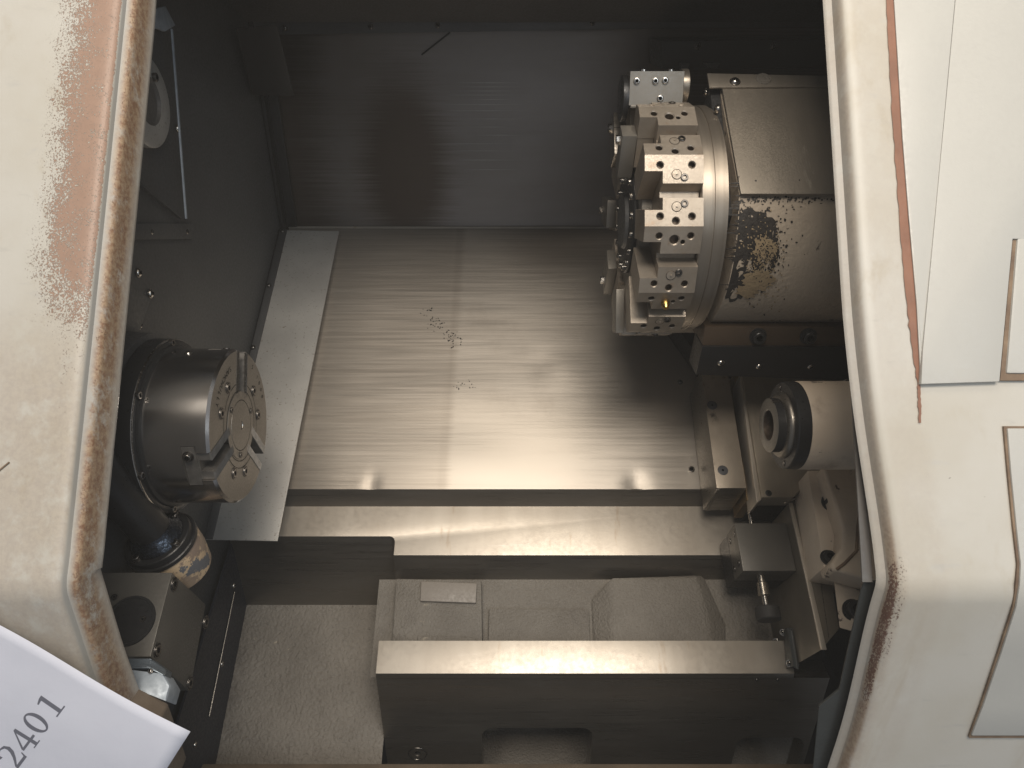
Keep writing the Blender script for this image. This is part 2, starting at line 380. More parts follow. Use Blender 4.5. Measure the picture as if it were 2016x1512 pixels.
prism(bm, A, (0, .004, 0)); obj('front_sheet', bm, blackcover, br, bevel=.0008)
bm = newbm(); prism(bm, [A[0], A[3], A[3] + Vector((-.012, .07, .0)), A[0] + Vector((-.012, .09, 0))], (-.003, 0, 0)); obj('side_flange', bm, blackcover, br)

# roof that shades the rear
rf = thing('roof_panel', 'grey sloping roof sheet above the back panel', 'roof sheet', (.1, 1.2, C.z + .03))
bm = newbm(); prism_yz(bm, [(YB - .037, C.z - .0285), (1.36, C.z + .055), (.98, C.z + .076), (.98, C.z + .080), (1.36, C.z + .060), (YB - .033, C.z - .0235)], -.56, .9); obj('sheet', bm, surf('dark_roof_sheet', (.15, .14, .13), (.11, .102, .095), rough=.5, metal=.3), rf)  # one even dark grey over the whole sheet

# left wall with its fittings
lw = thing('headstock_wall', 'dark grey side sheet on the left behind the chuck', 'side wall', (WALLX, 1.2, .75))
bm = newbm(); prism_yz(bm, [(.60, C.z - 1.35), (YB, C.z - 1.35), (YB, C.z + .03), (1.0, C.z + .075), (.60, C.z - .46)], WALLX - .004, WALLX); obj('sheet', bm, sidesteel, lw)
for px, py in ((330, 42), (350, 253), (295, 456), (365, 456), (272, 537), (296, 578), (273, 640)):
    screw(lw, 'dome_screw', xp(px, py, WALLX + .0015), XA, .0060)
sw = thing('sight_window_frame', 'triangular frame with a bright edge over a round pale ring on the left wall', 'window frame', xp(320, 300, WALLX))
q = [xp(262, 36, WALLX + .004), xp(322, 58, WALLX + .004), xp(351, 431, WALLX + .004), xp(262, 358, WALLX + .004)]
bm = newbm(); e1, e2 = q[1], q[2]; dd = (e2 - e1).normalized(); nn = dd.cross(XA).normalized()
prism(bm, [e1 + XA * .012, e2 + XA * .012, e2 + nn * .0045 + XA * .012, e1 + nn * .0045 + XA * .012], (.0025, 0, 0)); obj('bright_edge', bm, zinc, sw, bevel=.001)
bm = newbm(); e1, e2 = q[2], q[3]; dd = (e2 - e1).normalized(); nn = dd.cross(XA).normalized()
prism(bm, [e1, e2, e2 + nn * .004, e1 + nn * .004], (.006, 0, 0)); obj('lower_edge', bm, sidesteel, sw, bevel=.001)
bm = newbm(); e = [xp(285, 22, WALLX + .004), xp(318, 12, WALLX + .004), xp(338, 50, WALLX + .004), xp(318, 62, WALLX + .004), xp(285, 50, WALLX + .004)]
prism(bm, e, (.006, 0, 0)); obj('hinge_tab', bm, zinc, sw, bevel=.001)
bm = newbm(); cc = xp(276, 197, WALLX); lathe(bm, cc, XA, [(0, .064), (.010, .064), (.013, .060), (.013, .034), (.008, .032), (.008, 0)], 48, mis=[0, 0, 0, 1, 1]); obj('round_ring', bm, [guardgrey, lipgrey], sw)
screw(sw, 'socket_screw', xp(303, 152, WALLX + .0135), XA, .006, screwdark)
bm = newbm(); e = [xp(240, 440, WALLX + .002), xp(380, 440, WALLX + .002), xp(375, 470, WALLX + .002), xp(240, 472, WALLX + .002)]
prism(bm, e, (.003, 0, 0)); obj('lower_strip', bm, sidesteel, lw, bevel=.0006)
bm = newbm(); e = [xp(230, 505, WALLX + .002), xp(257, 510, WALLX + .002), xp(262, 524, WALLX + .002), xp(252, 560, WALLX + .002), xp(292, 590, WALLX + .002), xp(268, 655, WALLX + .002), xp(228, 655, WALLX + .002)]
prism(bm, e, (.004, 0, 0)); obj('patch_plate', bm, sidesteel, lw, bevel=.001)
# right wall + belly pan close the machine
bm = newbm(); prism_yz(bm, [(.60, C.z - 1.35), (YB, C.z - 1.35), (YB, C.z + .03), (1.0, C.z + .075), (.60, C.z - .46)], .74, .745); struct(obj('interior_wall', bm, blackcover))
bm = newbm(); prism_yz(bm, [(.50, C.z - 1.36), (YB, C.z - 1.36), (YB, C.z - 1.35), (.50, C.z - 1.35)], -.56, .75); struct(obj('belly_floor', bm, blackcover))

# ---------------------------------------------------------------- slanted way cover
wc = thing('way_cover', 'scuffed brushed steel sheet slanting across the middle of the machine', 'cover sheet', (0, pB[0], pB[1]))
nx, ny = 140, 44
xl, xr = WALLX + .01, .62
bm = newbm(); gv = {}; film_l = bm.verts.layers.float.new('film_reflection')
for i in range(nx + 1):
    for j in range(ny + 1):
        x = xl + (xr - xl) * i / nx; t = j / ny
        p = Vector((x, pB[0] + (pT[0] - pB[0]) * t, pB[1] + (pT[1] - pB[1]) * t))
        # the sheet is slightly dented, like the thin plate it is
        def bell(cx, ct_, sx, st): return math.exp(-((x - cx) / sx) ** 2 - ((t - ct_) / st) ** 2)
        h = .0010 * math.sin(x * 9 + 1) * math.sin(t * 5) - .0035 * bell(.225, .01, .020, .035) - .0022 * bell(.06, .42, .03, .05) - .0022 * bell(-.255, .005, .012, .03)
        h += .0016 * bell(.10, .40, .05, .05) + .0010 * math.sin(t * 26 + x * 4) * bell(-.12, .25, .12, .3)
        gv[i, j] = bm.verts.new(p + N0 * h)
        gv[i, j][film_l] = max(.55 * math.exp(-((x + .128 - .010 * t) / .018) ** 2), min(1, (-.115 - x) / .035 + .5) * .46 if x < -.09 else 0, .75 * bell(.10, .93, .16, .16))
for i in range(nx):
    for j in range(ny): bm.faces.new((gv[i, j], gv[i + 1, j], gv[i + 1, j + 1], gv[i, j + 1]))
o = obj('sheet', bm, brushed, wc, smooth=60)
bm = newbm(); prism_yz(bm, [(pB[0] + .0015, pB[1] - .0015), (pB[0] + .004, pB[1] - .002), (k1[0] + .006, k1[1] + .001), (k1[0] + .0025, k1[1] + .001)], xl, .40); obj('front_lip', bm, groundsteel, wc)
bm = newbm(); prism_yz(bm, [(pT[0] - .003, pT[1] + .0005), (pT[0], pT[1] + .0025), (pT[0], pT[1] + .004), (pT[0] - .003, pT[1] + .002)], xl, .62); obj('rear_seam', bm, machined, wc)
screw(wc, 'socket_screw', sp(1361, 925, .0008), N0, .0058); screw(wc, 'dome_screw', sp(1339, 752, .001), N0, .0045, screwdark); screw(wc, 'dome_screw', sp(1369, 685, .001), N0, .0045)
# dull scratches where chips have bitten into the sheet
bm = newbm(); rnd = random.Random(3)
for k in range(85):
    t = rnd.random(); px = 832 + 75 * t + rnd.gauss(0, 9); py = 612 + 66 * t + rnd.gauss(0, 7)
    if k % 6 == 0: px, py = 915 + rnd.gauss(0, 12), 757 + rnd.gauss(0, 5)
    p = sp(px, py, .0012); s = rnd.uniform(.0008, .0022); ang = rnd.random() * 3
    u_ = (XA * math.cos(ang) + T0 * math.sin(ang)); v_ = N0.cross(u_)
    face(bm, [p + u_ * s * rnd.uniform(.8, 2), p + v_ * s * .6, p - u_ * s, p - v_ * s * .7])
sc = obj('chip_scars', bm, darksteel, wc); sc['kind'] = 'stuff'

# ---------------------------------------------------------------- guard strip on the left
gs = thing('guard_strip', 'flat grey strip leaning down the left side behind the chuck', 'guard strip', sp(475, 1064, .025))
bm = newbm(); A = [sp(552, 453, .026), sp(667, 455, .026), sp(546, 1065, .026), sp(403, 1062, .026)]
prism(bm, A, -N0 * .003); obj('plate', bm, guardgrey, gs, bevel=.0006)
bm = newbm(); prism(bm, [A[0] + XA * .001, A[0] + XA * .016, A[3] + XA * .014, A[3] + XA * .001], N0 * .004); obj('edge_fold', bm, sidesteel, gs, bevel=.0008)
for px, py in ((556, 455), (529, 562), (498, 684)): screw(gs, 'dome_screw', sp(px, py, .0305), N0, .0048, screwdark)
bm = newbm(); prism(bm, [A[0] - XA * .010, A[0], A[3], A[3] - XA * .012], N0 * .003); obj('seal_strip', bm, blackcover, gs)

# ---------------------------------------------------------------- bed casting
bed = thing('lathe_bed', 'rough cast slanted bed with two machined ways', 'machine bed', (0, .9, C.z - 1.2))
XN = -.2095                                       # where the upper way steps back beside the headstock
bm = newbm(); rr = .010; zz = lambda y: k1[1] + (y - k1[0]) * SL
ow = [(-.508, k1[0] + .010), (.47, k1[0] + .010), (.47, l1[0]), (XN, l1[0])]
ow += [(XN - rr + rr * math.cos(a), l0[0] - rr + rr * math.sin(a)) for a in (math.pi / 2 * i / 6 for i in range(7))] + [(-.508, l0[0])]
fs_ = prism(bm, [Vector((x, y, zz(y))) for x, y in ow], (0, 0, -.26))
obj('upper_way', bm, [machined, groundsteel], bed, bevel=.0010)
for o in list(bed.children):                       # ground sides darker, their shade put into the colour; bright tops
    for p in o.data.polygons:
        p.material_index = 0 if p.normal.z > .6 else 1
# cast floor left
def castsurf(name, corners, nu, nv, amp, seed, mat=castgrey):
    """a rough cast skin between four corners, gently uneven"""
    rn = random.Random(seed); bm = newbm(); g = {}
    a, b, c, d = corners; n = (b - a).cross(d - a).normalized()
    for i in range(nu + 1):
        for j in range(nv + 1):
            s, t = i / nu, j / nv; p = (a * (1 - s) + b * s) * (1 - t) + (d * (1 - s) + c * s) * t
            k = 0 if i in (0, nu) or j in (0, nv) else rn.gauss(0, amp)
            g[i, j] = bm.verts.new(p + n * k)
    for i in range(nu):
        for j in range(nv): bm.faces.new((g[i, j], g[i + 1, j], g[i + 1, j + 1], g[i, j + 1]))
    return obj(name, bm, mat, bed, smooth=80)
fl_b = on_line(1620, f0[0], f0[1], SL)
castsurf('cast_floor', [Vector((-.512, *fl_b)), Vector((-.2225, *fl_b)), Vector((-.2225, *f0)), Vector((-.512, *f0))], 140, 170, .00085, 1)
# cast trough between the ways
tr_b = on_line(1330, f1[0], f1[1], SL)
castsurf('cast_trough', [Vector((XN - .03, tr_b[0], tr_b[1] - .004)), Vector((.50, tr_b[0], tr_b[1] - .004)), Vector((.50, *f1)), Vector((XN - .03, *f1))], 260, 60, .0006, 2)
CP = Vector((0, *f1))
def tp(px, py, h): return pl(px, py, CP + N0 * h, N0)
def pad(name, pix, h, mat=castgrey, bev=.003, drop=.03):
    bm = newbm(); prism(bm, [tp(x, y, h) for x, y in pix], -N0 * drop); return obj(name, bm, mat, bed, bevel=bev)
pad('cast_pad', [(780, 1139), (948, 1142), (950, 1290), (770, 1290)], .022)
pad('raised_boss', [(829, 1144), (939, 1148), (937, 1187), (827, 1183)], .030, surf('boss_paint', (.27, .24, .205), (.21, .185, .16), rough=.5, bump=.0003, bs=(200, 200, 200)), .002)
pad('raised_boss', [(822, 1252), (935, 1254), (940, 1290), (822, 1290)], .030, castgrey, .002)
pad('cast_ledge', [(963, 1198), (1160, 1200), (1163, 1290), (960, 1290)], .010)
bm = newbm(); loft(bm, [tp(1203, 1134, .022), tp(1372, 1134, .022), tp(1398, 1230, .022), tp(1400, 1290, .022), tp(1208, 1290, .022)],
                   [tp(1160, 1180, 0), tp(1385, 1130, 0), tp(1432, 1230, 0), tp(1432, 1290, 0), tp(1165, 1290, 0)]); obj('cast_pad', bm, castgrey, bed, bevel=.009, seg=4)
# lower way: bright slanted top, upright arched face in darker steel for its shade
bm = newbm(); xA, xB = tp(745, 1261, 0).x, .4585
xA = yp(742, 1290, (r0[0] + r1[0]) / 2).x
prism_yz(bm, [r0, r1, (r1[0], r1[1] - .012), (r0[0], r0[1] - .045)], xA, xB); lw_top = obj('lower_way', bm, [machined, groundsteel], bed, bevel=.0012)
for p in lw_top.data.polygons: p.material_index = 0 if p.normal.z > .6 else 1
YR = r1[0] + .0015
zt = r1[1] - .0122
def rx(px, py): v = yp(px, py, YR); return (v.x, v.z)
out = [(xA, zt), (xB, zt), (xB, zt - .40)]
def arch(x0, x1, zb, ztop, rad):
    pts = [(x1, zb)]
    for i in range(7): a = math.pi / 2 * i / 6; pts.append((x1 - rad + rad * math.cos(a), ztop - rad + rad * math.sin(a)))
    for i in range(7): a = math.pi / 2 + math.pi / 2 * i / 6; pts.append((x0 + rad + rad * math.cos(a), ztop - rad + rad * math.sin(a)))
    pts.append((x0, zb)); return pts
zb = zt - .40
a1 = rx(948, 1433); a2 = rx(1168, 1433); b1 = rx(1452, 1452); b2 = rx(1650, 1452)
out = [(xA, zt), (xB + .06, zt), (xB + .06, zb)]
out += arch(b1[0], min(b2[0], xB + .05), zb, b1[1], .022) + arch(a1[0], a2[0], zb, a1[1], .022) + [(xA, zb)]
hx = rx(822, 1484)
bm = newbm(); holed(bm, out, [(hx[0], hx[1], .0065)], Vector((0, YR, 0)), XA, Vector((0, 0, 1)), Vector((0, -1, 0)), .022, .035, 0, 1, 24)
obj('rail_face', bm, [groundsteel, darksteel], bed)
screw(bed, 'dome_screw', Vector((hx[0], YR + .019, hx[1] - .002)), (0, -1, 0), .0095)
bm = newbm(); lathe(bm, Vector((hx[0], YR - .0004, hx[1])), (0, -1, 0), [(0, .0172), (.0006, .0168), (.0006, .0152), (0, .0149)], 28); obj('hole_rim', bm, screwdark, bed)
for px in (1490, 1531): screw(bed, 'dome_screw', yp(px, 1338, YR), (0, -1, 0), .003, screwdark)
bm = newbm(); prism(bm, [(a1[0] - .05, YR + .040, zb), (xB + .1, YR + .040, zb), (xB + .1, YR + .20, zt - .115), (a1[0] - .05, YR + .20, zt - .115)], (0, .01, 0)); obj('cast_web', bm, castgrey, bed)
# guard skirt by the left wall
bm = newbm(); A = [xp(482, 1165, -.505), xp(475, 1192, -.505), xp(436, 1470, -.505), xp(385, 1470, -.505), xp(405, 1075, -.505)]
A = [Vector((-.505, .62, .25)), Vector((-.505, f0[0] + .02, f0[1] - .10)), Vector((-.505, f0[0] + .03, f0[1] + .16)), Vector((-.505, .62, f0[1] + .02))]
bm.free(); bm = newbm(); prism(bm, A, (-.004, 0, 0)); lsk = tag(obj('chip_guard', bm, surf('blue_black_sheet', (.020, .022, .030), (.014, .016, .022), rough=.5)), 'blue black guard sheet between the cast floor and the left blocks', 'guard sheet')
for px, py in ((460, 1153), (437, 1307), (384, 1466)): screw(lsk, 'dome_screw', xp(px, py, -.5045), XA, .0042)
bm = newbm(); cyl(bm, xp(462, 1165, -.5036), xp(412, 1410, -.5036), .0013, 8); obj('seam_bead', bm, screwdark, lsk)

# ---------------------------------------------------------------- chuck
QY, QZ = (C + U * -.0564 + F * .974).y, (C + U * -.0564 + F * .974).z
XF = -.3715
ck = thing('lathe_chuck', 'round grey steel three jaw chuck on the spindle at left', 'chuck', (XF - .05, QY, QZ - .105))
bmc = newbm(); RC = .105
lathe(bmc, (XF, QY, QZ), -XA, [(0, 0), (0, RC - .003), (.0035, RC), (.0815, RC), (.0815, 0)], 96)
def cdir(psi): return U * math.sin(psi) + F * math.cos(psi)
PSI = [R(87), R(207), R(327)]
me = bpy.data.meshes.new('tmp'); bmesh.ops.recalc_face_normals(bmc, faces=bmc.faces); bmc.to_mesh(me); bmc.free(); tmp = bpy.data.objects.new('tmp', me); COL.objects.link(tmp)
bmk = newbm()
for psi in PSI:
    d = cdir(psi); t = d.cross(XA)
    boxf(bmk, Vector((XF - .008, QY, QZ)) + d * .085, d, t, XA, .100, .0400, .052)
    boxf(bmk, Vector((XF - .026, QY, QZ)) + d * .095, d, t, XA, .060, .0580, .018)
bmesh.ops.recalc_face_normals(bmk, faces=bmk.faces)
me2 = bpy.data.meshes.new('tmpc'); bmk.to_mesh(me2); bmk.free(); cut = bpy.data.objects.new('tmpc', me2); COL.objects.link(cut)
for k, psi in enumerate(PSI): pass
mod = tmp.modifiers.new('b', 'BOOLEAN'); mod.operation = 'DIFFERENCE'; mod.object = cut; mod.solver = 'EXACT'; mod.use_self = True
dg = bpy.context.evaluated_depsgraph_get(); dg.update()
bmc = newbm(); bmc.from_mesh(bpy.data.meshes.new_from_object(tmp.evaluated_get(dg)))
bpy.data.objects.remove(tmp); bpy.data.objects.remove(cut)
o = obj('body', bmc, [chucksteel, chuckface], ck, smooth=25)
for p in o.data.polygons:
    if p.normal.x > .9: p.material_index = 1
for psi in PSI:
    d = cdir(psi); t = d.cross(XA); ctr = Vector((XF, QY, QZ))
    bm = newbm()
    boxf(bm, ctr + d * .069 - XA * .024, d, t, XA, .063, .039, .016)
    for s in (-1, 1):
        boxf(bm, ctr + d * .068 + t * (s * .0138) - XA * .0105, d, t, XA, .064, .0112, .019)
        for k in range(32):
            r_ = .037 + .064 * (k + .5) / 32
            c0 = ctr + d * r_ + t * (s * .0138) - XA * .0012
            prism(bm, [c0 - d * .0009 - t * .0054, c0 + d * .0009 - t * .0054, c0 + XA * .0022 - t * .0054], t * .0108)
    boxf(bm, ctr + d * .0700 - XA * .0262, d, t, XA, .0630, .0560, .0165)
    obj('master_jaw', bm, jawsteel, ck)
    screw(ck, 'hex_socket_bolt', ctr + d * .1016 - XA * .0275 + t * .0150, d, .0052, screwdark)
bm = newbm()
lathe(bm, (XF + .0002, QY, QZ), XA, [(0, .0465), (.0004, .0462), (.0004, .0350), (.0001, .0347), (.0001, .0341), (.0005, .0339), (.0005, .0062), (-.006, .0030), (-.006, 0)], 64, mis=[0, 0, 1, 1, 0, 0, 2, 2]); obj('centre_plate', bm, [chuckface, hole, screwsteel], ck)
def facepoint(r, psi, h=0): return Vector((XF + h, QY, QZ)) + cdir(psi) * r
for rr_ in (.0485, .0580):
    for a in (147, 27, 267):
        bm = newbm(); half = 36 if rr_ < .05 else 40
        pr = None
        for i in range(25):
            psi = R(a - half + 2 * half * i / 24); cur = (facepoint(rr_, psi, .0003), facepoint(rr_ + .0009, psi, .0003))
            if pr: face(bm, [pr[0], pr[1], cur[1], cur[0]])
            pr = cur
        obj('turned_groove', bm, hole, ck)
for a in (147, 27, 267):
    for s in (-17, 17): screw(ck, 'sunk_screw', facepoint(.067, R(a + s), .0003), XA, .0064, screwdark)
for a in (147, 27, 267): screw(ck, 'sunk_screw', facepoint(.0405, R(a), .0012), XA, .0032, screwdark)
screw(ck, 'dome_screw', Vector((-.425, QY, QZ)) + (U * .92 - F * .39).normalized() * .1045, (U * .92 - F * .39), .0046)
def arc_text(txt, r, psi0, step, size, sign):
    out = newbm()
    for i, ch in enumerate(txt):
        cu = bpy.data.curves.new('t', 'FONT'); cu.body = ch; cu.size = size; cu.align_x = 'CENTER'; cu.resolution_u = 2
        to = bpy.data.objects.new('t', cu); COL.objects.link(to); g = bpy.context.evaluated_depsgraph_get(); g.update()
        me_ = bpy.data.meshes.new_from_object(to.evaluated_get(g)); bpy.data.objects.remove(to)
        psi = R(psi0 + step * i); d = cdir(psi); up = d * sign; right = up.cross(XA) if True else None
        right = Vector(XA).cross(up) * -1
        M4 = Matrix(((right.x, up.x, 1, 0), (right.y, up.y, 0, 0), (right.z, up.z, 0, 0), (0, 0, 0, 1)))
        me_.transform(M4); p = facepoint(r, psi, .0004); me_.transform(Matrix.Translation(p)); out.from_mesh(me_); bpy.data.meshes.remove(me_)
    return obj('stamped_letters', out, hole, ck)
arc_text('SAMCHULLY', .088, 116, 5.4, .0105, -1)
arc_text('5 1808', .088, 62, -7.5, .0095, 1)
# spindle nose
spn = thing('spindle_flange', 'large dark ring flange carrying the chuck against the left wall', 'flange', (XF - .11, QY, QZ - .118))
bm = newbm(); lathe(bm, (XF - .0817, QY, QZ), -XA, [(0, 0), (0, .1085), (.001, .1100), (.004, .1105), (.0045, .1165), (.0062, .1185), (.0285, .1185), (.030, .117), (.030, 0)], 96, mis=[0, 0, 0, 0, 1, 0, 0, 0]); obj('flange_ring', bm, [darksteel, screwsteel], spn)  # bright steel chamfer: worn edge with its highlight put into the colour
bm = newbm(); lathe(bm, (XF - .1118, QY, QZ), -XA, [(0, 0), (0, .126), (.04, .128), (.04, 0)], 64); obj('spindle_nose', bm, sidesteel, spn)
bm = newbm(); e = [xp(228, 672, -.512), xp(345, 674, -.512), xp(345, 760, -.512), xp(228, 760, -.512)]; prism(bm, e, (.012, 0, 0)); obj('housing_pad', bm, sidesteel, spn, bevel=.002)
for a in (100, 158, 210, 262): screw(spn, 'socket_screw', Vector((XF - .0862, QY, QZ)) + cdir(R(a)) * .1135, XA, .0050, screwdark)

# ---------------------------------------------------------------- turret
TC = cam(0, .252, 1.1)
def tdir(phi): return -F * math.cos(phi) - U * math.sin(phi)
def ttan(phi): return F * math.sin(phi) - U * math.cos(phi)      # direction of growing phi
RT = .180; X0 = .173; X1 = .2495; XS = .1965
tu = thing('tool_turret', 'toothed round steel tool turret facing the chuck', 'turret', TC + XA * .2 - Vector((0, 0, RT)))
HL = RT * math.sin(R(15)); FA = RT * math.cos(R(15))
pins_u = [(0.020, .0132, .0054), (.0615, .0130, .0054)]
def station(name, phi, types):
    st = None; bm = newbm(); adds = []
    V = TC + tdir(phi) * RT
    for sgn, ty in ((-1, types[0]), (1, types[1])):
        nf = tdir(phi + sgn * R(15)); tv = ttan(phi + sgn * R(15)) * sgn         # from the ridge outwards to the groove
        o_ = V + XA * X0
        outl = [(0, 0), (X1 - X0, 0), (X1 - X0, .0372), (XS - X0, .0372), (XS - X0, .0212), (0, .0212)]
        hs = list(pins_u)
        if ty == 'Q': hs += [(.0405, .0185, .0074), (.0520, .0215, .0037)]
        if ty == 'C': hs += [(.0405, .0072, .0056)]
        if ty == 'B': hs += [(.0512, .0205, .0040)]
        holed(bm, outl, hs, o_, XA, tv, nf, .010, .030, 0, 1, 16, tdir(phi))
        if ty in ('C', 'W'):
            adds += [('washer_pin', o_ + XA * .0415 + tv * .0255 + nf * .0002, nf, .0068, turretsteel), ('socket_screw', o_ + XA * .0515 + tv * .0295 - nf * .0015, nf, .0050, screwdark)]
        if ty == 'B': adds.append(('brass', o_ + XA * .0400 + tv * .0190, nf, 0, brass))
    ta = ttan(phi + R(15)) * .0206; tb_ = ttan(phi - R(15)) * -.0206; din = tdir(phi); q0 = V - din * .012 + XA * (X0 + .0005)
    prism(bm, [q0 + ta, q0, q0 + tb_, q0 + tb_ - din * .062, q0 + ta - din * .062], XA * (XS - X0 - .001))
    st = obj('tool_station', bm, [turretsteel, holebore], tu, smooth=30)
    for kd, p, n, r_, mt in adds:
        if kd == 'brass':
            b2 = newbm(); lathe(b2, p, n, [(0, .0042), (.002, .0062), (.006, .0062), (.0125, .0036), (.0125, 0)], 20); obj('brass_nozzle', b2, brass, st)
        else: screw(st, kd, p, n, r_, mt)
pat = {-45: ('W', 'Q'), -15: ('C', 'W'), 15: ('C', 'Q'), 45: ('C', 'B'), 75: ('C', 'Q')}
for k in range(12):
    ph = -45 + 30 * k 
    station('s', R(ph), pat.get(ph, ('C', 'Q')))
bm = newbm(); lathe(bm, TC + XA * XS, XA, [(0, 0), (0, .1535), (X1 - XS - .001, .1535), (X1 - XS - .001, 0)], 96); obj('core_drum', bm, ringsteel, tu)
bm = newbm(); lathe(bm, TC + XA * X1, XA, [(0, .12), (0, .1655), (.001, .1665), (.0120, .1670), (.0125, .1655), (.0140, .1655), (.0065, .1665), (.0160, .1665), (.0165, .1655), (.0175, .1655), (.018, .1670), (.0300, .1670), (.0305, .1640), (.036, .1640), (.036, .12)], 128); obj('bearing_ring', bm, ringsteel, tu, smooth=25)
bm = newbm(); lathe(bm, TC + XA * .181, XA, [(0, 0), (0, .100), (.002, .102), (.0155, .102), (.0155, .10)], 72); obj('hub', bm, holdersteel, tu)
bm = newbm(); lathe(bm, TC + XA * .180, XA, [(-.006, 0), (-.006, .078), (-.004, .080), (.002, .080), (.002, 0)], 64); hb = obj('hub_cover', bm, darksteel, tu)
for k in range(16): screw(hb, 'socket_screw', TC + XA * .174 + tdir(R(22.5 * k + 6)) * .071, -XA, .0050, screwsteel)
bm = newbm(); lathe(bm, TC + XA * .173, XA, [(-.004, 0), (-.004, .040), (.003, .044)], 40); obj('hub_cap', bm, sidesteel, hb)
def clamp(phi, r0_, r1_, wd, xa, xb, mat, bolt=True):
    bm = newbm(); d = tdir(phi); t = ttan(phi); boxf(bm, TC + d * ((r0_ + r1_) / 2) + XA * ((xa + xb) / 2), d, t, XA, r1_ - r0_, wd, xb - xa)
    o = obj('clamp_plate', bm, mat, tu, bevel=.001)
    if bolt: screw(o, 'hex_bolt', TC + d * (r1_ - .014) + XA * xa, -XA, .0065)
clamp(R(-42), .085, .150, .030, .152, .1725, holdersteel); clamp(R(96), .105, .172, .040, .160, .1725, holdersteel, False)
clamp(R(-100), .10, .17, .045, .158, .1725, groundsteel); clamp(R(150), .09, .16, .04, .158, .1725, holdersteel); clamp(R(-160), .09, .165, .045, .158, .1725, groundsteel)

# bolted tool holder on top of the turret
ph = R(-71); d = tdir(ph); t = ttan(ph)
hc = TC + d * .183 + XA * .209 + t * .000
th = thing('tool_holder', 'rectangular grey tool holder block bolted on top of the turret', 'tool holder', hc - Vector((0, 0, .03)))
bm = newbm(); fc = dp(1292.5, 174, 1.004); W2, H2 = .0757, .0445
holed(bm, [(-W2 / 2, -H2 / 2), (W2 / 2, -H2 / 2), (W2 / 2, H2 / 2), (-W2 / 2, H2 / 2)],
      [(-.0285, .0105, .0034), (-.0022, .0105, .0034), (.0115, .0112, .0034), (.0060, -.0130, .0034)], fc, XA, d, t * 1.0, .010, .050)
obj('block', bm, [holdersteel, hole], th)
for u_, v_ in ((-.0285, .0095), (-.0022, .0095), (.0115, .0102), (.0060, -.0132)):
    b2 = newbm(); lathe(b2, fc + XA * u_ + d * v_, t, [(-.001, .0048), (.0026, .0044), (.0030, .0038), (.0030, .0026), (-.002, .0024)], 18, mis=[0, 0, 0, 1]); obj('coolant_nipple', b2, [screwsteel, hole], th)
bm = newbm(); boxf(bm, fc - d * (H2 / 2 + .002) - t * .020 + XA * .004, XA, d, t, .080, .0035, .052); obj('base_plate', bm, holdersteel, th, bevel=.0006)
bm = newbm(); cyl(bm, fc + XA * .0378 - t * .022 + d * .004, fc + XA * .047 - t * .022 + d * .004,   .0235, 40); obj('bore_collar', bm, ringsteel, th, bevel=.001)
bm = newbm(); cyl(bm, fc - XA * .0378 - t * .030 - d * .012, fc - XA * .046 - t * .030 - d * .012, .032, 40); obj('end_disc', bm, darksteel, th, bevel=.001)
for u_ in (-.018, .021): screw(th, 'socket_screw', fc + XA * u_ + d * (H2 / 2) - t * .012, d, .005)

# ---------------------------------------------------------------- turret housing
hs = thing('turret_housing', 'sheet covered turret housing with worn painted drum below', 'housing', cam(.42, .1, 1.1))
XH0, XH1 = .300, .62
def hyz(r_, phi): v = TC + tdir(phi) * r_; return (v.y, v.z)
p_edge = dp(1457, 385, .935); p_top = dp(1418, 168, 1.022)
bm = newbm(); arcp = [hyz(.1600, R(0 + 86 * i / 16)) for i in range(17)]
yzs = arcp + [(cam(0, .095, 1.32).y, cam(0, .095, 1.32).z), (cam(0, .44, 1.28).y, cam(0, .44, 1.28).z), (p_top.y + .01, p_top.z), (p_edge.y + .004, p_edge.z)]
drum = surf('worn_drum_paint', (.52, .44, .345), (.40, .33, .255), rough=.55, vs=(6, 9, 9), var=.6, bump=.0010, bs=(160, 160, 160),
            spots=(((.10, .08, .065), (22, 14, 14), .66, .72), ((.62, .54, .45), (9, 3, 3), .56, .74)))
prism_yz(bm, yzs, XH0, XH1); obj('drum', bm, drum, hs, smooth=30)
# chipped paint patch on the drum: real flakes standing proud
rn = random.Random(5); bm = newbm(); bm2 = newbm()
def drumpt(px, py, r_=.1605):
    d_ = ray(px, py); a = C - TC; a = Vector((0, a.y, a.z)); dd_ = Vector((0, d_.y, d_.z))
    A_ = dd_.dot(dd_); B_ = 2 * a.dot(dd_); C_ = a.dot(a) - r_ * r_; disc = B_ * B_ - 4 * A_ * C_
    if disc < 0: return None
    return C + d_ * ((-B_ - math.sqrt(disc)) / (2 * A_))
def blob(bm_, cx, cy, rx_, ry_, r_, n=22, jag=.18, tilt=0):
    pts = []
    for i in range(n):
        a = 2 * math.pi * i / n; k = 1 + rn.uniform(-jag, jag); x, y = rx_ * math.cos(a) * k, ry_ * math.sin(a) * k
        p = drumpt(cx + x * math.cos(tilt) - y * math.sin(tilt), cy + x * math.sin(tilt) + y * math.cos(tilt), r_)
        if p is None or p.x < XH0 + .001: 
            if p is None: continue
            p.x = XH0 + .001
        pts.append(p)
    c0 = drumpt(cx, cy, r_)
    if c0 is None or len(pts) < 5: return
    for i in range(len(pts)):
        face(bm_, [c0, pts[i], pts[(i + 1) % len(pts)]])
blob(bm, 1450, 490, 26, 78, .1604, 44, .06, .12); blob(bm, 1482, 448, 46, 34, .1604, 40, .14, .15); blob(bm, 1466, 500, 34, 58, .1604, 40, .14, .12); blob(bm, 1508, 492, 23, 56, .1604, 40, .18, .12); blob(bm, 1452, 560, 22, 34, .1604, 30, .2, .5)
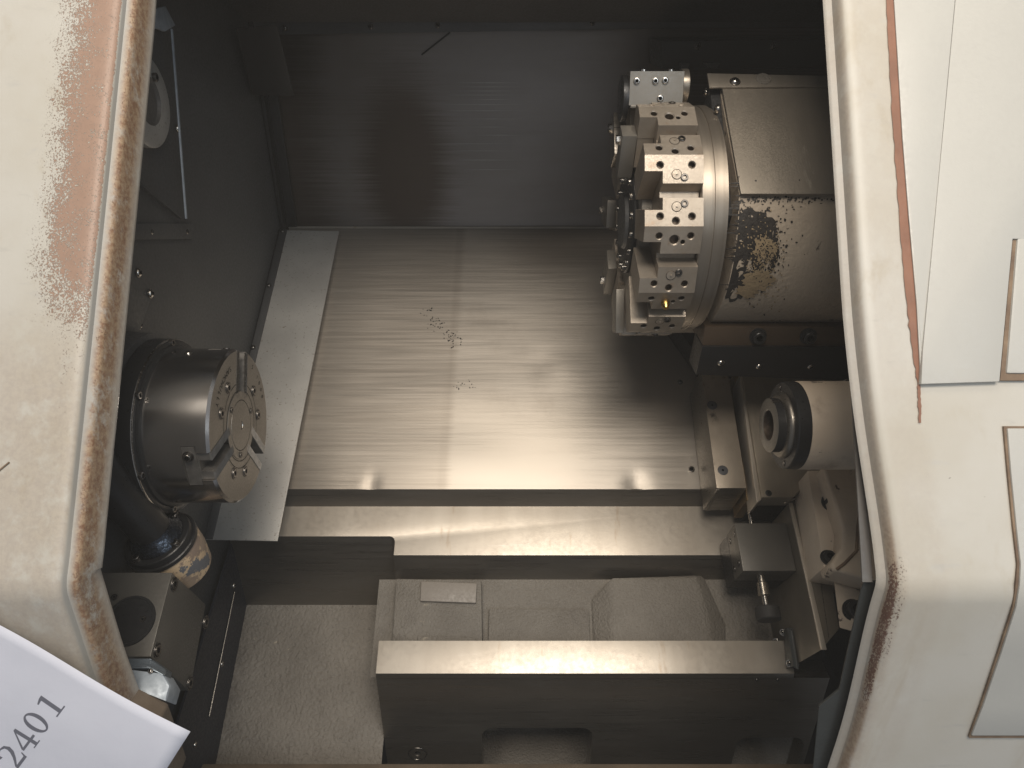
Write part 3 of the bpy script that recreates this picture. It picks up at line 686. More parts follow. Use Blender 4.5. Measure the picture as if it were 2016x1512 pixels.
for k in range(520):
    t = rn.random(); px, py = (rn.gauss(1490, 32), rn.gauss(470, 48)) if t < .82 else (rn.uniform(1458, 1655), 389 + abs(rn.gauss(0, 5)))
    blob(bm, px, py, rn.uniform(.8, 2.8), rn.uniform(.8, 2.8), .1606, 6, .4)
blob(bm2, 1505, 490, 21, 26, .1609, 36, .22, .1); blob(bm2, 1492, 552, 32, 20, .1609, 36, .2, -.12); blob(bm2, 1470, 574, 20, 14, .1609, 24, .25)
for k in range(330):
    px, py = rn.gauss(1502, 20), rn.gauss(515, 40); blob(bm2, px, py, rn.uniform(.7, 2.2), rn.uniform(.7, 2.2), .1611, 6, .4)
for k in range(160):
    px, py = rn.gauss(1505, 16), rn.gauss(500, 24); blob(bm, px, py, rn.uniform(.7, 2.0), rn.uniform(.7, 2.0), .1612, 6, .4)
obj('bare_patch', bm, surf('bare_dark_iron', (.042, .036, .031), (.025, .022, .02), rough=.55, vs=(90, 90, 90), bump=.001, bs=(220, 220, 220)), hs)['kind'] = 'stuff'
obj('filler_patch', bm2, surf('tan_filler', (.36, .275, .165), (.29, .215, .13), rough=.7, vs=(60, 60, 60), bump=.0008, bs=(200, 200, 200)), hs)['kind'] = 'stuff'
bm = newbm(); A = [p_top.copy(), dp(1700, 168, 1.022), dp(1700, 387, .935), p_edge.copy()]
nn = (A[1] - A[0]).cross(A[3] - A[0]).normalized(); nn = nn if nn.dot(-F) > 0 else -nn
A[1].x = A[2].x = XH1; A[0].x = A[3].x = XH0
prism(bm, [p + nn * .004 for p in A], -nn * .004); obj('cover_sheet', bm, housing, hs, bevel=.0008)
bm = newbm(); A2 = [pl(px, py, A[0] + nn * .007, nn) for px, py in ((1392, 144), (1660, 150), (1660, 170), (1418, 172), (1397, 172))]
prism(bm, A2, -nn * .003); obj('cover_flap', bm, housing, hs, bevel=.0006)
screw(hs, 'dome_screw', pl(1447, 161, A[0] + nn * .0072, nn), nn, .0068); screw(hs, 'dome_screw', pl(1646, 157, A[0] + nn * .0072, nn), nn, .003)
bm = newbm(); lathe(bm, pl(1503, 155, A[0] + nn * .0072, nn), nn, [(0, .011), (.0008, .0105), (.0008, 0)], 16); obj('sealant_patch', bm, castgrey, hs)
bm = newbm(); prism(bm, [xp(1376, 160, XH0 - .002), xp(1416, 150, XH0 - .002), xp(1460, 390, XH0 - .002), xp(1400, 640, XH0 - .002), xp(1330, 600, XH0 - .002)], (.002, 0, 0)); bm.free()
bm = newbm(); prism_yz(bm, [hyz(.150, R(-100)), (p_top.y + .004, p_top.z - .004), (p_edge.y + .02, p_edge.z - .03), hyz(.10, R(60)), hyz(.1, R(180))], XH0 - .014, XH0 - .0005); obj('end_plate', bm, darksteel, hs)
for px, py in ((1390, 182), (1413, 215), (1392, 241)): screw(hs, 'dome_screw', xp(px, py, XH0 - .0142), -XA, .006)
# saddle under the turret
zs = C.z - rowtan(648) * 1.02
sd = thing('turret_saddle', 'brown oiled saddle plate with black bolts under the turret housing', 'saddle', (.45, 1.1, .9))
ys = cam(0, .07, 1.07).y
bm = newbm(); p1 = yp(1388, 643, ys); p2 = yp(1388, 684, ys)
prism_yz(bm, [(ys, p1.z), (ys, p2.z), (ys + .25, p2.z), (ys + .25, p1.z)], p1.x, .70); obj('plate', bm, brownplate, sd, bevel=.001)
for px in (1492, 1591): screw(sd, 'hex_socket_bolt', yp(px, 661, ys - .0002), (0, -1, 0), .0095, darksteel)
bc = thing('black_apron', 'black sheet apron with a row of dome screws above the tailstock', 'apron', (.5, ys, .8))
ya = ys + .015
bm = newbm(); c1, c2, c3, c4 = yp(1383, 682, ya - .02), yp(1720, 684, ya - .02), yp(1720, 752, ya), yp(1370, 738, ya)
prism(bm, [c1, c2, c3, c4], (0, .05, 0)); obj('sheet', bm, blackcover, bc, bevel=.001)
nb = (c4 - c1).cross(c2 - c1).normalized(); nb = nb if nb.y < 0 else -nb
for px, py in ((1419, 714), (1494, 721), (1595, 721), (1664, 747)): screw(bc, 'dome_screw', pl(px, py, c1, nb), nb, .0050)
bm = newbm(); prism(bm, [sp(1300, 640, .001), sp(1700, 640, .001), sp(1700, 760, .001), sp(1372, 742, .001)], N0 * .05); obj('rear_skirt', bm, blackcover, bc)
# dark wiper box behind the turret
wb = thing('wiper_box', 'long black box across the back panel behind the turret', 'box', yp(1470, 130, 1.45))
bm = newbm(); A = [yp(1303, 80, 1.45), yp(1720, 76, 1.45), yp(1720, 136, 1.45), yp(1303, 136, 1.45)]; prism(bm, A, (0, .14, 0)); obj('case', bm, surf('green_black_paint', (.022, .025, .024), (.016, .018, .018), rough=.45), wb, bevel=.003)
for px in (1373, 1523): screw(wb, 'dome_screw', yp(px, 91, 1.4498), (0, -1, 0), .006, screwdark)
bm = newbm(); prism(bm, [yp(1340, 124, 1.44), yp(1358, 126, 1.44), yp(1350, 142, 1.44), yp(1343, 142, 1.44)], (0, .02, 0)); prism(bm, [yp(1386, 124, 1.44), yp(1418, 124, 1.44), yp(1412, 134, 1.44), yp(1396, 134, 1.44)], (0, .02, 0)); obj('cable_clip', bm, sidesteel, wb)

# ---------------------------------------------------------------- tailstock
rb = thing('rail_box', 'steel guide rail with dark plugs left of the tailstock', 'guide rail', sp(1420, 1000, 0))
bm = newbm(); A = [sp(1380, 725, .10), sp(1432, 725, .10), sp(1470, 961, .10), sp(1411, 961, .10)]
rbmat = surf('guide_rail_steel', (.42, .36, .29), (.24, .20, .155), rough=.45, metal=.45, vs=(10, 6, 6), var=.5, bump=.0001, bs=(500, 500, 500), spots=(((.06, .05, .04), (22, 14, 14), .58, .70),))
prism(bm, A, -N0 * .097); obj('rail', bm, [rbmat, groundsteel], rb, bevel=.0012)
for p in rb.children[0].data.polygons: p.material_index = 0 if p.normal.dot(N0) > .8 else 1
for px, py in ((1402, 798), (1423, 926)): screw(rb, 'plug', sp(px, py, .1001), N0, .0088, surf('plug_grey', (.07, .072, .078), (.05, .05, .055), rough=.5))
bm = newbm(); prism(bm, [sp(1395, 985, .04), sp(1411, 962, .0995), sp(1411, 962, .0995) - T0 * .003, sp(1390, 1006, .02)], XA * .004); obj('end_sheet', bm, groundsteel, rb)
bm = newbm(); A = [sp(1444, 735, .075), sp(1458, 735, .075), sp(1487, 985, .075), sp(1470, 985, .075)]; prism(bm, A, -N0 * .08); obj('stained_wedge', bm, brass if False else surf('oil_stained_steel', (.40, .28, .14), (.20, .135, .07), rough=.4, metal=.6, vs=(6, 8, 8), var=.4), rb)

ts = thing('tailstock', 'cream painted tailstock casting on a slanted base', 'tailstock', (.5, QY, QZ - .25))
bm = newbm(); A = [sp(1462, 738, .125), sp(1720, 738, .125), sp(1720, 925, .125), sp(1604, 935, .125), sp(1562, 979, .125), sp(1500, 979, .125)]
prism(bm, A, -N0 * .035); obj('base_plate', bm, surf('base_plate_steel', (.36, .31, .245), (.26, .225, .18), rough=.42, metal=.5, vs=(30, 3, 3), bump=.00008, bs=(300, 40, 40)), ts, bevel=.0012)
bm = newbm(); prism(bm, [sp(1456, 738, .118), sp(1463, 738, .118), sp(1499, 984, .118), sp(1490, 990, .118)], -N0 * .05); obj('base_edge', bm, machined, ts, bevel=.0008)
screw(ts, 'plug', sp(1513, 971, .1252), N0, .0052, darksteel)
bm = newbm(); prism(bm, [sp(1470, 738, .088), sp(1740, 738, .088), sp(1740, 972, .088), sp(1498, 972, .088)], -N0 * .16); obj('base_block', bm, darksteel, ts)
AX = Vector((0, QY, QZ))
bm = newbm(); lathe(bm, AX + XA * .3866, XA, [(0, 0), (0, .0590), (.003, .0605), (.30, .0605), (.30, 0)], 72); obj('quill_barrel', bm, castcream, ts)
bm = newbm(); lathe(bm, AX + XA * .3695, XA, [(0, .030), (0, .0580), (.0015, .0595), (.0170, .0600), (.0170, .03)], 72); fl = obj('quill_flange', bm, [darksteel], ts)
for a in (82, 262): screw(fl, 'sunk_screw', AX + XA * .3693 + cdir(R(a)) * .0520, -XA, .0032, screwdark)
bm = newbm(); lathe(bm, AX + XA * .3625, XA, [(.007, .0455), (.005, .0455), (.0015, .0430), (0, .0400), (0, .034)], 64); obj('seal_ring', bm, groundsteel, ts)
qn = [(.014, .020), (0, .0205), (-.0125, .0205), (-.0135, .0215), (-.0135, .0355), (-.0125, .0370), (.001, .0370)]
bm = newbm(); lathe(bm, AX + XA * .3640, XA, [(.03, 0), (.03, .0205)] + [(t_, r_) for t_, r_ in qn[1:]], 64, mis=[1, 1, 1, 0, 0, 0, 2]); obj('quill_nut', bm, [holdersteel, holebore, darksteel], ts)
bm = newbm(); boxf(bm, AX + XA * .356 + cdir(R(118)) * .0370, XA, cdir(R(118)).cross(XA), cdir(R(118)), .012, .006, .0012); obj('nut_key', bm, screwdark, ts)
# leg with pocket
bm = newbm(); A = [sp(1620, 915, .20), sp(1740, 915, .20), sp(1740, 1150, .20), sp(1640, 1122, .20), sp(1636, 1108, .20), sp(1657, 1078, .20), sp(1659, 1040, .20)]
prism(bm, A, -N0 * .045); obj('leg', bm, castcream, ts, bevel=.006, seg=3)
bm = newbm(); A = [sp(1590, 926, .168), sp(1740, 926, .168), sp(1740, 1135, .168), sp(1622, 1118, .168)]; prism(bm, A, -N0 * .10); obj('pocket_floor', bm, castcream, ts, bevel=.002)
bm = newbm(); prism(bm, [AX + XA * .41 + cdir(R(250)) * .058, AX + XA * .66 + cdir(R(250)) * .058, AX + XA * .66 + cdir(R(290)) * .14, AX + XA * .41 + cdir(R(290)) * .14], -F * .02); bm.free()
screw(ts, 'hex_socket_bolt', sp(1637, 990, .1685), N0, .0115, black); screw(ts, 'hex_socket_bolt', sp(1630, 1098, .1705), N0, .0085, darksteel)
bm = newbm(); loft(bm, [sp(1640, 1128, .150), sp(1668, 1150, .150), sp(1740, 1190, .165), sp(1740, 1260, .150), sp(1653, 1236, .150)],
                   [sp(1640, 1128, .05), sp(1668, 1150, .05), sp(1740, 1190, .05), sp(1740, 1260, .05), sp(1653, 1236, .05)]); obj('foot', bm, castcream, ts, bevel=.002)
screw(ts, 'hex_socket_bolt', sp(1681, 1203, .151), N0, .0125, darksteel)
# oily seam line round the leg
bm = newbm(); tube(bm, [sp(x, y, .2004) for x, y in ((1693, 950), (1696, 985), (1689, 1035), (1686, 1085), (1662, 1110), (1647, 1121))], .0022, 8); obj('grime_seam', bm, gapmat, ts)

sb = thing('tailstock_slide', 'dark slanted slide slab with a bright edge under the tailstock', 'slide', sp(1590, 1290, 0))
A = [sp(1554, 991, .10), sp(1578, 960, .10), sp(1604, 950, .10), sp(1653, 1237, .10), sp(1614, 1280, .10)]
dx = .4525
A[0].x = A[4].x = dx
bm = newbm(); prism(bm, A, -N0 * .25); obj('slab', bm, surf('slide_steel', (.17, .15, .12), (.13, .113, .09), rough=.45, metal=.35, vs=(40, 3, 3), bump=.00006, bs=(300, 20, 20)), sb, bevel=.001)
bm = newbm(); prism(bm, [A[0] - XA * .0005, A[0] + XA * .0055, A[4] + XA * .0075, A[4] - XA * .0005], N0 * .0035); obj('edge_strip', bm, machined, sb, bevel=.0006)
bm = newbm(); prism(bm, [sp(1590, 975, .1003), sp(1591, 975, .1003), sp(1632, 1255, .1003), sp(1631, 1255, .1003)], N0 * .0006); obj('scribed_line', bm, screwdark, sb)
bm = newbm(); e0 = sp(1544, 988, .103); e1 = sp(1566, 981, .103); cyl(bm, e0, e1, .0028, 12); obj('pin', bm, screwsteel, sb)
# switch block, plunger
bl = thing('probe_block', 'square dark steel block with drilled side fixed beside the slide', 'steel block', sp(1500, 1150, -.02))
bm = newbm(); hb_ = .075
A = [sp(1448, 1030, hb_), sp(1549, 1030, hb_), sp(1563, 1124, hb_), sp(1462, 1124, hb_)]
A[1].x = A[2].x = dx - .001; xlft = (A[0].x + A[3].x) / 2; A[0].x = A[3].x = xlft
prism(bm, A, -N0 * .052); obj('body', bm, blocksteel, bl, bevel=.0010)
for s_, h_ in ((.18, .062), (.20, .033), (.78, .060), (.8, .033)):
    p = A[0].lerp(A[3], s_); p = p - N0 * (hb_ - h_); screw(bl, 'sunk_screw', p - XA * .0002, -XA, .0040, screwdark)
bm = newbm(); prism(bm, [A[0].lerp(A[3], .02) - N0 * .052 - XA * 0, A[1].lerp(A[2], .02) - N0 * .052, A[1].lerp(A[2], .98) - N0 * .052, A[0].lerp(A[3], .98) - N0 * .052], -N0 * .05); obj('spacer', bm, darksteel, bl)
pk = thing('spring_plunger', 'knurled black knob on a steel plunger below the block', 'plunger', sp(1517, 1220, .03))
ax0 = A[3].lerp(A[2], .42) - N0 * .026
dn = -T0
bm = newbm(); lathe(bm, ax0, dn, [(-.001, .0062), (.010, .0062), (.012, .0088), (.026, .0092), (.030, .0098), (.032, .0098), (.033, .0065), (.034, 0)], 28); obj('barrel', bm, surf('plated_barrel', (.50, .46, .40), (.42, .38, .33), rough=.25, metal=.95), pk)
bm = newbm(); cyl(bm, ax0 + dn * .030, ax0 + dn * .052, .0046, 20); obj('rod', bm, screwsteel, pk)
bm = newbm(); lathe(bm, ax0 + dn * .050, dn, [(0, 0), (0, .0175), (.0015, .0190), (.019, .0190), (.0205, .0175), (.0205, 0)], 40); obj('knob', bm, surf('black_knurl', (.035, .033, .031), (.022, .021, .02), rough=.6, bump=.0006, bs=(900, 900, 900)), pk)
bm = newbm(); rr0 = A[0].lerp(A[1], .42) - N0 * .022; cyl(bm, rr0, rr0 + T0 * .05, .0035, 14); tag(obj('guide_rod', bm, screwsteel), 'thin bright rod above the square block', 'rod')
# clip with dome screws at the rail end
cl = thing('rail_clip', 'small dark clip with shiny dome screws at the right end of the lower rail', 'clip', sp(1550, 1320, .0))
bm = newbm(); X2 = .4545; cA, cB, cC, cD = xp(1542, 1238, X2 - .010), xp(1550, 1236, X2 - .010), xp(1562, 1312, X2 - .010), xp(1548, 1316, X2 - .010)
prism(bm, [cA, cB, cC, cD], XA * .010); obj('angle', bm, flangegrey, cl, bevel=.001)
bm = newbm(); prism(bm, [cB, cB + Vector((.004, -.006, 0)), cC + Vector((.004, -.006, 0)), cC], XA * .003); obj('flange', bm, flangegrey, cl, bevel=.0006)
for px, py, r_ in ((1541, 1245, .0042), (1554, 1306, .0046), (1527, 1262, .0036)): screw(cl, 'dome_screw', dp(px, py, (xp(px, py, X2 - .0102) - C).dot(F)), -F + U * .3 - XA * .5, r_)

# ---------------------------------------------------------------- lower left: coolant pipe, elbow, tool setter block
pp = thing('coolant_pipe', 'black pipe with a bolted flange on a chipped cream elbow at lower left', 'pipe', dp(345, 1100, .99))
def pc(px, py, z): return dp(px, py, z)
fa = pc(318, 1068, .955); fdir = (pc(238, 975, .885) - fa).normalized()       # pipe runs up to the left and toward us
bm = newbm(); cyl(bm, fa + fdir * .018, fa + fdir * .30, .0255, 40); obj('tube', bm, darksteel, pp)
bm = newbm(); lathe(bm, fa + fdir * .012, fdir, [(0, .036), (.006, .034), (.014, .0275), (.020, .0258)], 36); obj('weld_collar', bm, surf('weld_blue_steel', (.10, .12, .15), (.05, .055, .07), rough=.22, metal=.9, vs=(70, 70, 70), bump=.001, bs=(160, 160, 160)), pp)
bm = newbm(); lathe(bm, fa, fdir, [(-.004, 0), (-.004, .0460), (-.0025, .0475), (.003, .0475), (.004, .0460), (.004, .0440), (.012, .0430), (.013, .0415), (.013, 0)], 56); flg = obj('flange', bm, darksteel, pp, smooth=25)
u_, v_, n_ = frame(fdir, U)
for a in (75, 345, 255, 165): screw(flg, 'hex_socket_bolt', fa + fdir * .013 + (u_ * math.cos(R(a)) + v_ * math.sin(R(a))) * .0355, fdir, .0052, screwdark)
bm = newbm(); lathe(bm, fa - fdir * .004, -fdir, [(0, .0450), (.004, .0465), (.030, .0450), (.058, .040), (.058, 0)], 48)
elb = surf('chipped_elbow_paint', (.36, .27, .19), (.24, .18, .14), rough=.55, vs=(20, 20, 20), var=.3, bump=.0008, bs=(150, 150, 150),
           spots=(((.55, .41, .26), (26, 26, 26), .50, .54), ((.13, .135, .145), (30, 30, 30), .58, .60)))
obj('elbow', bm, elb, pp)

tb = thing('setter_block', 'dark grey slanted block with a round black cap at lower left', 'steel block', sp(330, 1330, .2))
hB = .30
XB2 = None
A = [sp(195, 1126, hB), sp(339, 1127, hB), sp(296, 1293, hB), sp(150, 1293, hB)]
xr_ = (A[1].x + A[2].x) / 2
A[1].x = A[2].x = xr_; A[0].x = A[3].x = xr_ - .14
bm = newbm(); e1 = xp(405, 1190, xr_); e2 = xp(376, 1352, xr_)
prism(bm, [A[1], e1, e2, xp(372, 1360, xr_), A[2]], (-.13, 0, 0)); obj('body', bm, blocksteel, tb, bevel=.0012)
for px, py in ((343, 1150), (310, 1280), (405, 1225), (374, 1345)): screw(tb, 'sunk_screw', xp(px, py, xr_ + .0003), XA, .0072, screwdark)
bm = newbm(); cp = sp(256, 1222, hB + .0005); lathe(bm, cp, N0, [(0, .0305), (.0015, .0300), (.0015, .0275), (.0008, .0270), (.0008, 0)], 56); capo = obj('round_cap', bm, darksteel, tb)
for px, py in ((281, 1219), (225, 1175)): screw(capo, 'sunk_screw', sp(px, py, hB + .0014), N0, .0030, screwdark)
zb_ = thing('zinc_bracket', 'bluish zinc bracket below the dark block behind the left panel lip', 'bracket', sp(305, 1370, .28))
bm = newbm(); hz = .315
prism(bm, [sp(258, 1318, hz), sp(322, 1326, hz), sp(336, 1350, hz - .01), sp(327, 1381, hz - .005), sp(262, 1356, hz)], -N0 * .03); obj('face_plate', bm, zinc, zb_, bevel=.002)
bm = newbm(); prism(bm, [sp(250, 1296, hz - .005), sp(296, 1296, hz - .005), sp(326, 1318, hz - .012), sp(324, 1331, hz + .001), sp(292, 1316, hz + .003), sp(255, 1316, hz + .003)], -N0 * .02); obj('fold', bm, surf('zinc_dark', (.22, .26, .30), (.15, .18, .21), rough=.35, metal=.6), zb_, bevel=.002)
screw(zb_, 'dome_screw', sp(296, 1321, hz + .003), N0, .0025)

# ---------------------------------------------------------------- front panels
PY0, PZ0 = on_vert(756, .618)
EL = R(54.4)
up_dir = Vector((0, math.cos(EL), math.sin(EL)))
yK, zK = on_line(1165, PY0, PZ0, math.tan(EL))
def front_profile(z_lo, z_hi, rad=.05, n=8):
    """points (Y, Z, outward normal) of the front skin, from top to bottom: leaning part, bend, upright part"""
    pts = []; ln = (z_hi - zK) / up_dir.z
    nu = Vector((0, -math.sin(EL), math.cos(EL))); nl = Vector((0, -1, 0)); K = Vector((0, yK, zK))
    td = rad * math.tan((math.pi / 2 - EL) / 2)
    for i in range(41): s = ln + (td - ln) * i / 40; pts.append((K + up_dir * s, nu))
    cen = K + up_dir * td - nu * rad
    for i in range(1, n): a = i / n; nn_ = nu.slerp(nl, a); pts.append((cen + nn_ * rad, nn_))
    for i in range(25): s = td + (zK - z_lo - td) * i / 24; pts.append((K - Vector((0, 0, 1)) * s, nl))
    return pts
FP = front_profile(C.z - 1.0, C.z + .16)
def row_of(p):
    d_ = p - C; return 756 - FPX * d_.dot(U) / d_.dot(F)
def skin(name, cross, xedge, parent, mat, attrs, span=None, smooth=50):
    """sweep a cross-section (u from the opening edge, depth) along the front profile; attrs(i_cross, u, row) -> rust, stain, grey"""
    bm = newbm(); lay = [bm.verts.layers.float.new(n_) for n_ in ('rust', 'stain', 'grey')]; rows = []
    for (p, n_) in FP:
        rw = row_of(p)
        if span and not (span[0] <= p.z <= span[1]): continue
        rowv = []
        for (u_, d_) in cross:
            v = bm.verts.new(Vector((xedge(rw) + u_, p.y, p.z)) - n_ * d_)
            for l_, val in zip(lay, attrs(u_, d_, rw)): v[l_] = val
            rowv.append(v)
        rows.append(rowv)
    for a, b in zip(rows[:-1], rows[1:]):
        for i in range(len(a) - 1): bm.faces.new((a[i], a[i + 1], b[i + 1], b[i]))
    return obj(name, bm, mat, parent, smooth=smooth)
fpL = thing('left_front_panel', 'cream enamelled front panel with rust worn along its edge on the left', 'panel', (-.6, .55, C.z - .9))
crossL = [(-1.2, 0), (-.40, 0), (-.25, 0), (-.17, 0), (-.13, 0), (-.10, 0), (-.085, 0), (-.07, 0), (-.06, 0), (-.05, 0), (-.042, 0), (-.036, 0), (-.030, 0), (-.024, 0), (-.018, .0002), (-.014, .0012), (-.011, .0032), (-.0095, .006), (-.0085, .010),
          (-.003, .0125), (-.001, .014), (0, .017), (.0005, .025), (.001, .033), (.0015, .040), (.002, .046), (.002, .050), (.0005, .0515), (-.004, .0515)]
def xeL(rw): return -.406 - .013 * max(0, min(1, rw / 1060)) - .008 * max(0, min(1, (rw - 1100) / 250))
def atL(u_, d_, rw):
    rust = 0; stain = 0; grey = 0
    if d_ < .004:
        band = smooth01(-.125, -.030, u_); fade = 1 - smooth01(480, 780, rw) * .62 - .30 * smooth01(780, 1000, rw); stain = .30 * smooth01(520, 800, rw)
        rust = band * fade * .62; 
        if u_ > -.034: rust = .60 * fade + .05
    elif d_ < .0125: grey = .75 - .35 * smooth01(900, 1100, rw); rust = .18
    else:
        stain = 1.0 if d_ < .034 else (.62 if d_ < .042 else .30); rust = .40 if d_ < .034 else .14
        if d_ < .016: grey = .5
    return rust, stain, grey
skin('enamel_sheet', crossL, xeL, fpL, frontpaint, atL)
bm = newbm(); cyl(bm, pl(-4, 928, FP[20][0] + FP[20][1] * .001, FP[20][1]), pl(18, 910, FP[20][0] + FP[20][1] * .001, FP[20][1]), .0008, 6); obj('scratch', bm, gapmat, fpL)
# sill of the opening at lower left and along the bottom
bm = newbm(); YS = yK + .0505
c1 = yp(262, 1349, YS); c2 = yp(332, 1384, YS); 
prism(bm, [c1, c2, c2 + Vector((0, 0, -.10)), c1 + Vector((-.05, 0, -.12)), c1 + Vector((-.05, 0, 0))], (0, -.045, 0)); obj('corner_gusset', bm, surf('grimy_enamel', (.20, .16, .12), (.12, .09, .065), rough=.6, vs=(24, 24, 24)), fpL, bevel=.003)
bm = newbm(); c1 = yp(150, 1503, .735); c2 = yp(1640, 1503, .735); prism(bm, [c1, c2, c2 - Vector((0, 0, .03)), c1 - Vector((0, 0, .03))], (0, -.03, 0)); struct(obj('sill', bm, surf('worn_sill_paint', (.15, .11, .075), (.09, .07, .05), rough=.5, vs=(14, 14, 14)), bevel=.003))
bm = newbm(); prism(bm, [(-.56, .575, C.z - 1.03), (.60, .575, C.z - 1.03), (.60, .575, C.z - 1.36), (-.56, .575, C.z - 1.36)], (0, .004, 0)); struct(obj('unseen_front_apron', bm, blackcover))  # unseen black sheet, added so the steel faces reflect dark

fpR = thing('right_front_panel', 'pale enamelled front frame with chipped rusty inner edge on the right', 'panel', (.55, .55, C.z - .9))
crossR = [(-.010, .020), (-.0085, .0185), (-.007, .0180), (-.002, .0165), (-.001, .012), (0, .008), (.0015, .0045), (.004, .0020), (.008, .0006), (.013, 0), (.02, 0), (.028, 0), (.036, 0), (.044, 0), (.055, 0), (.075, 0), (.10, 0), (.14, 0), (.20, 0), (.30, 0), (.45, 0), (.60, 0)]
def xeR(rw): return .349 + .004 * smooth01(800, 1180, rw) + .012 * smooth01(1180, 1500, rw) + .013 * smooth01(560, 1170, rw)
def atR(u_, d_, rw):
    rust = stain = grey = 0
    if d_ > .0155: grey = .55; stain = .15
    elif d_ > .003: stain = .30 + .45 * smooth01(900, 1150, rw); rust = .30 * smooth01(850, 1050, rw) + .30 * smooth01(1060, 1160, rw) * (1 - smooth01(1330, 1480, rw)); grey = .15 * (1 - smooth01(900, 1100, rw))
    elif u_ < .012: rust = .20 + .22 * smooth01(1000, 1150, rw) * (1 - smooth01(1250, 1400, rw)); stain = .25 * smooth01(1000, 1200, rw)
    elif u_ < .05: rust = .22 * smooth01(1000, 1120, rw) * (1 - smooth01(1180, 1260, rw)); stain = .10
    return rust, stain, grey
skin('enamel_frame', crossR, xeR, fpR, framepaint, atR)
def fs(px, py, off):                              # point on the front skin (leaning or upright part) lifted by off
    n1 = Vector((0, -math.sin(EL), math.cos(EL))); K = Vector((0, yK, zK)); p = pl(px, py, K + n1 * off, n1)
    if p.z >= zK: return p
    return pl(px, py, K + Vector((0, -1, 0)) * off, Vector((0, -1, 0)))
n_up = Vector((0, -math.sin(EL), math.cos(EL)))
bm = newbm(); Lp = [(1744, 0), (1746, 30)]; 
left = [(1743, -40), (1750, 120), (1759, 270), (1770, 420), (1785, 600), (1797, 700), (1806, 752), (1808, 800), (1809, 836)]
right = [(1757, -40), (1767, 120), (1776, 270), (1788, 420), (1804, 600), (1811, 700), (1812, 752), (1814, 800), (1813, 836)]
rj = random.Random(21); Lf = []; Rt = []
for i in range(len(left) - 1):
    for k in range(10):
        t = k / 10; Lf.append((left[i][0] + (left[i + 1][0] - left[i][0]) * t + rj.gauss(0, .8), left[i][1] + (left[i + 1][1] - left[i][1]) * t))
        Rt.append((right[i][0] + (right[i + 1][0] - right[i][0]) * t + rj.gauss(0, .5), right[i][1] + (right[i + 1][1] - right[i][1]) * t))
for i in range(len(Lf) - 1): face(bm, [fs(*Lf[i], .0012), fs(*Rt[i], .0012), fs(*Rt[i + 1], .0012), fs(*Lf[i + 1], .0012)])
obj('rust_streak', bm, ruststripe, fpR)
# corner cover beside the frame
cv = thing('corner_cover', 'pale grey folded cover sheet right of the front frame', 'cover', (.62, .75, C.z - .2))
bm = newbm(); e = [fs(1758, -40, .0030), fs(1884, -40, .0068), fs(1816, 690, .0045), fs(1813, 752, .0030), fs(1805, 600, .0030), fs(1789, 420, .0030), fs(1777, 270, .0030), fs(1768, 120, .0030)]
prism(bm, e, -n_up * .0018); obj('facet', bm, doorpaint, cv, bevel=.0006)
bm = newbm(); e = [fs(1885, -40, .0065), fs(2200, -40, .0065), fs(2200, 470, .0065), fs(1994, 470, .0065), fs(1968, 751, .0065), fs(1814, 756, .0065), fs(1817, 690, .0065)]
prism(bm, e, -n_up * .006); obj('flat_sheet', bm, doorpaint, cv, bevel=.0008)
dr = thing('recessed_door', 'grey door edge with a grimy dark gap at the right border', 'door', (.75, .7, C.z - .3))
bm = newbm(); e = [fs(1994, 470, .0040), fs(2200, 470, .0040), fs(2200, 749, .0040), fs(1969, 749, .0040)]; prism(bm, e, -n_up * .004); obj('gap_channel', bm, gapmat, dr)
bm = newbm(); e = [fs(2004, 465, .0064), fs(2200, 465, .0064), fs(2200, 737, .0064), fs(1982, 735, .0064)]; prism(bm, e, -n_up * .006); obj('leaf', bm, doorpaint, dr, bevel=.003)
def bent(name, pix, off, thick, mat, parent, bev=.001):
    """a plate that follows the bent front skin between two pixel edges, given left and right lines top to bottom"""
    bm = newbm(); prev = None
    for (lx, rx_, py) in pix:
        nn_ = n_up if fs(lx, py, 0).z > zK else Vector((0, -1, 0))
        a, b = fs(lx, py, off), fs(rx_, py, off); cur = [bm.verts.new(a), bm.verts.new(b), bm.verts.new(b - nn_ * thick), bm.verts.new(a - nn_ * thick)]
        if prev:
            for i in range(4): bm.faces.new((prev[i], prev[(i + 1) % 4], cur[(i + 1) % 4], cur[i]))
        else: bm.faces.new(cur)
        prev = cur
    bm.faces.new(prev[::-1]); return obj(name, bm, mat, parent, bevel=bev)
ap = thing('access_panel', 'pale bent access panel outlined by a rusty gap at the right border', 'access panel', (.72, .5, C.z - .8))
bent('gap_seal', [(1976, 2200, 839), (1984, 2200, 930), (1995, 2200, 1040), (2003, 2200, 1110), (2000, 2200, 1150), (1994, 2200, 1195), (1965, 2200, 1285), (1930, 2200, 1390), (1908, 2200, 1450), (1908, 2200, 1453)], .0025, .002, gapmat, ap, 0)
bent('leaf', [(1984, 2200, 843), (1991, 2200, 930), (2002, 2200, 1040), (2010, 2200, 1110), (2008, 2200, 1150), (2001, 2200, 1195), (1972, 2200, 1285), (1936, 2200, 1390), (1913, 2200, 1449)], .0045, .0042, doorpaint, ap, .0015)
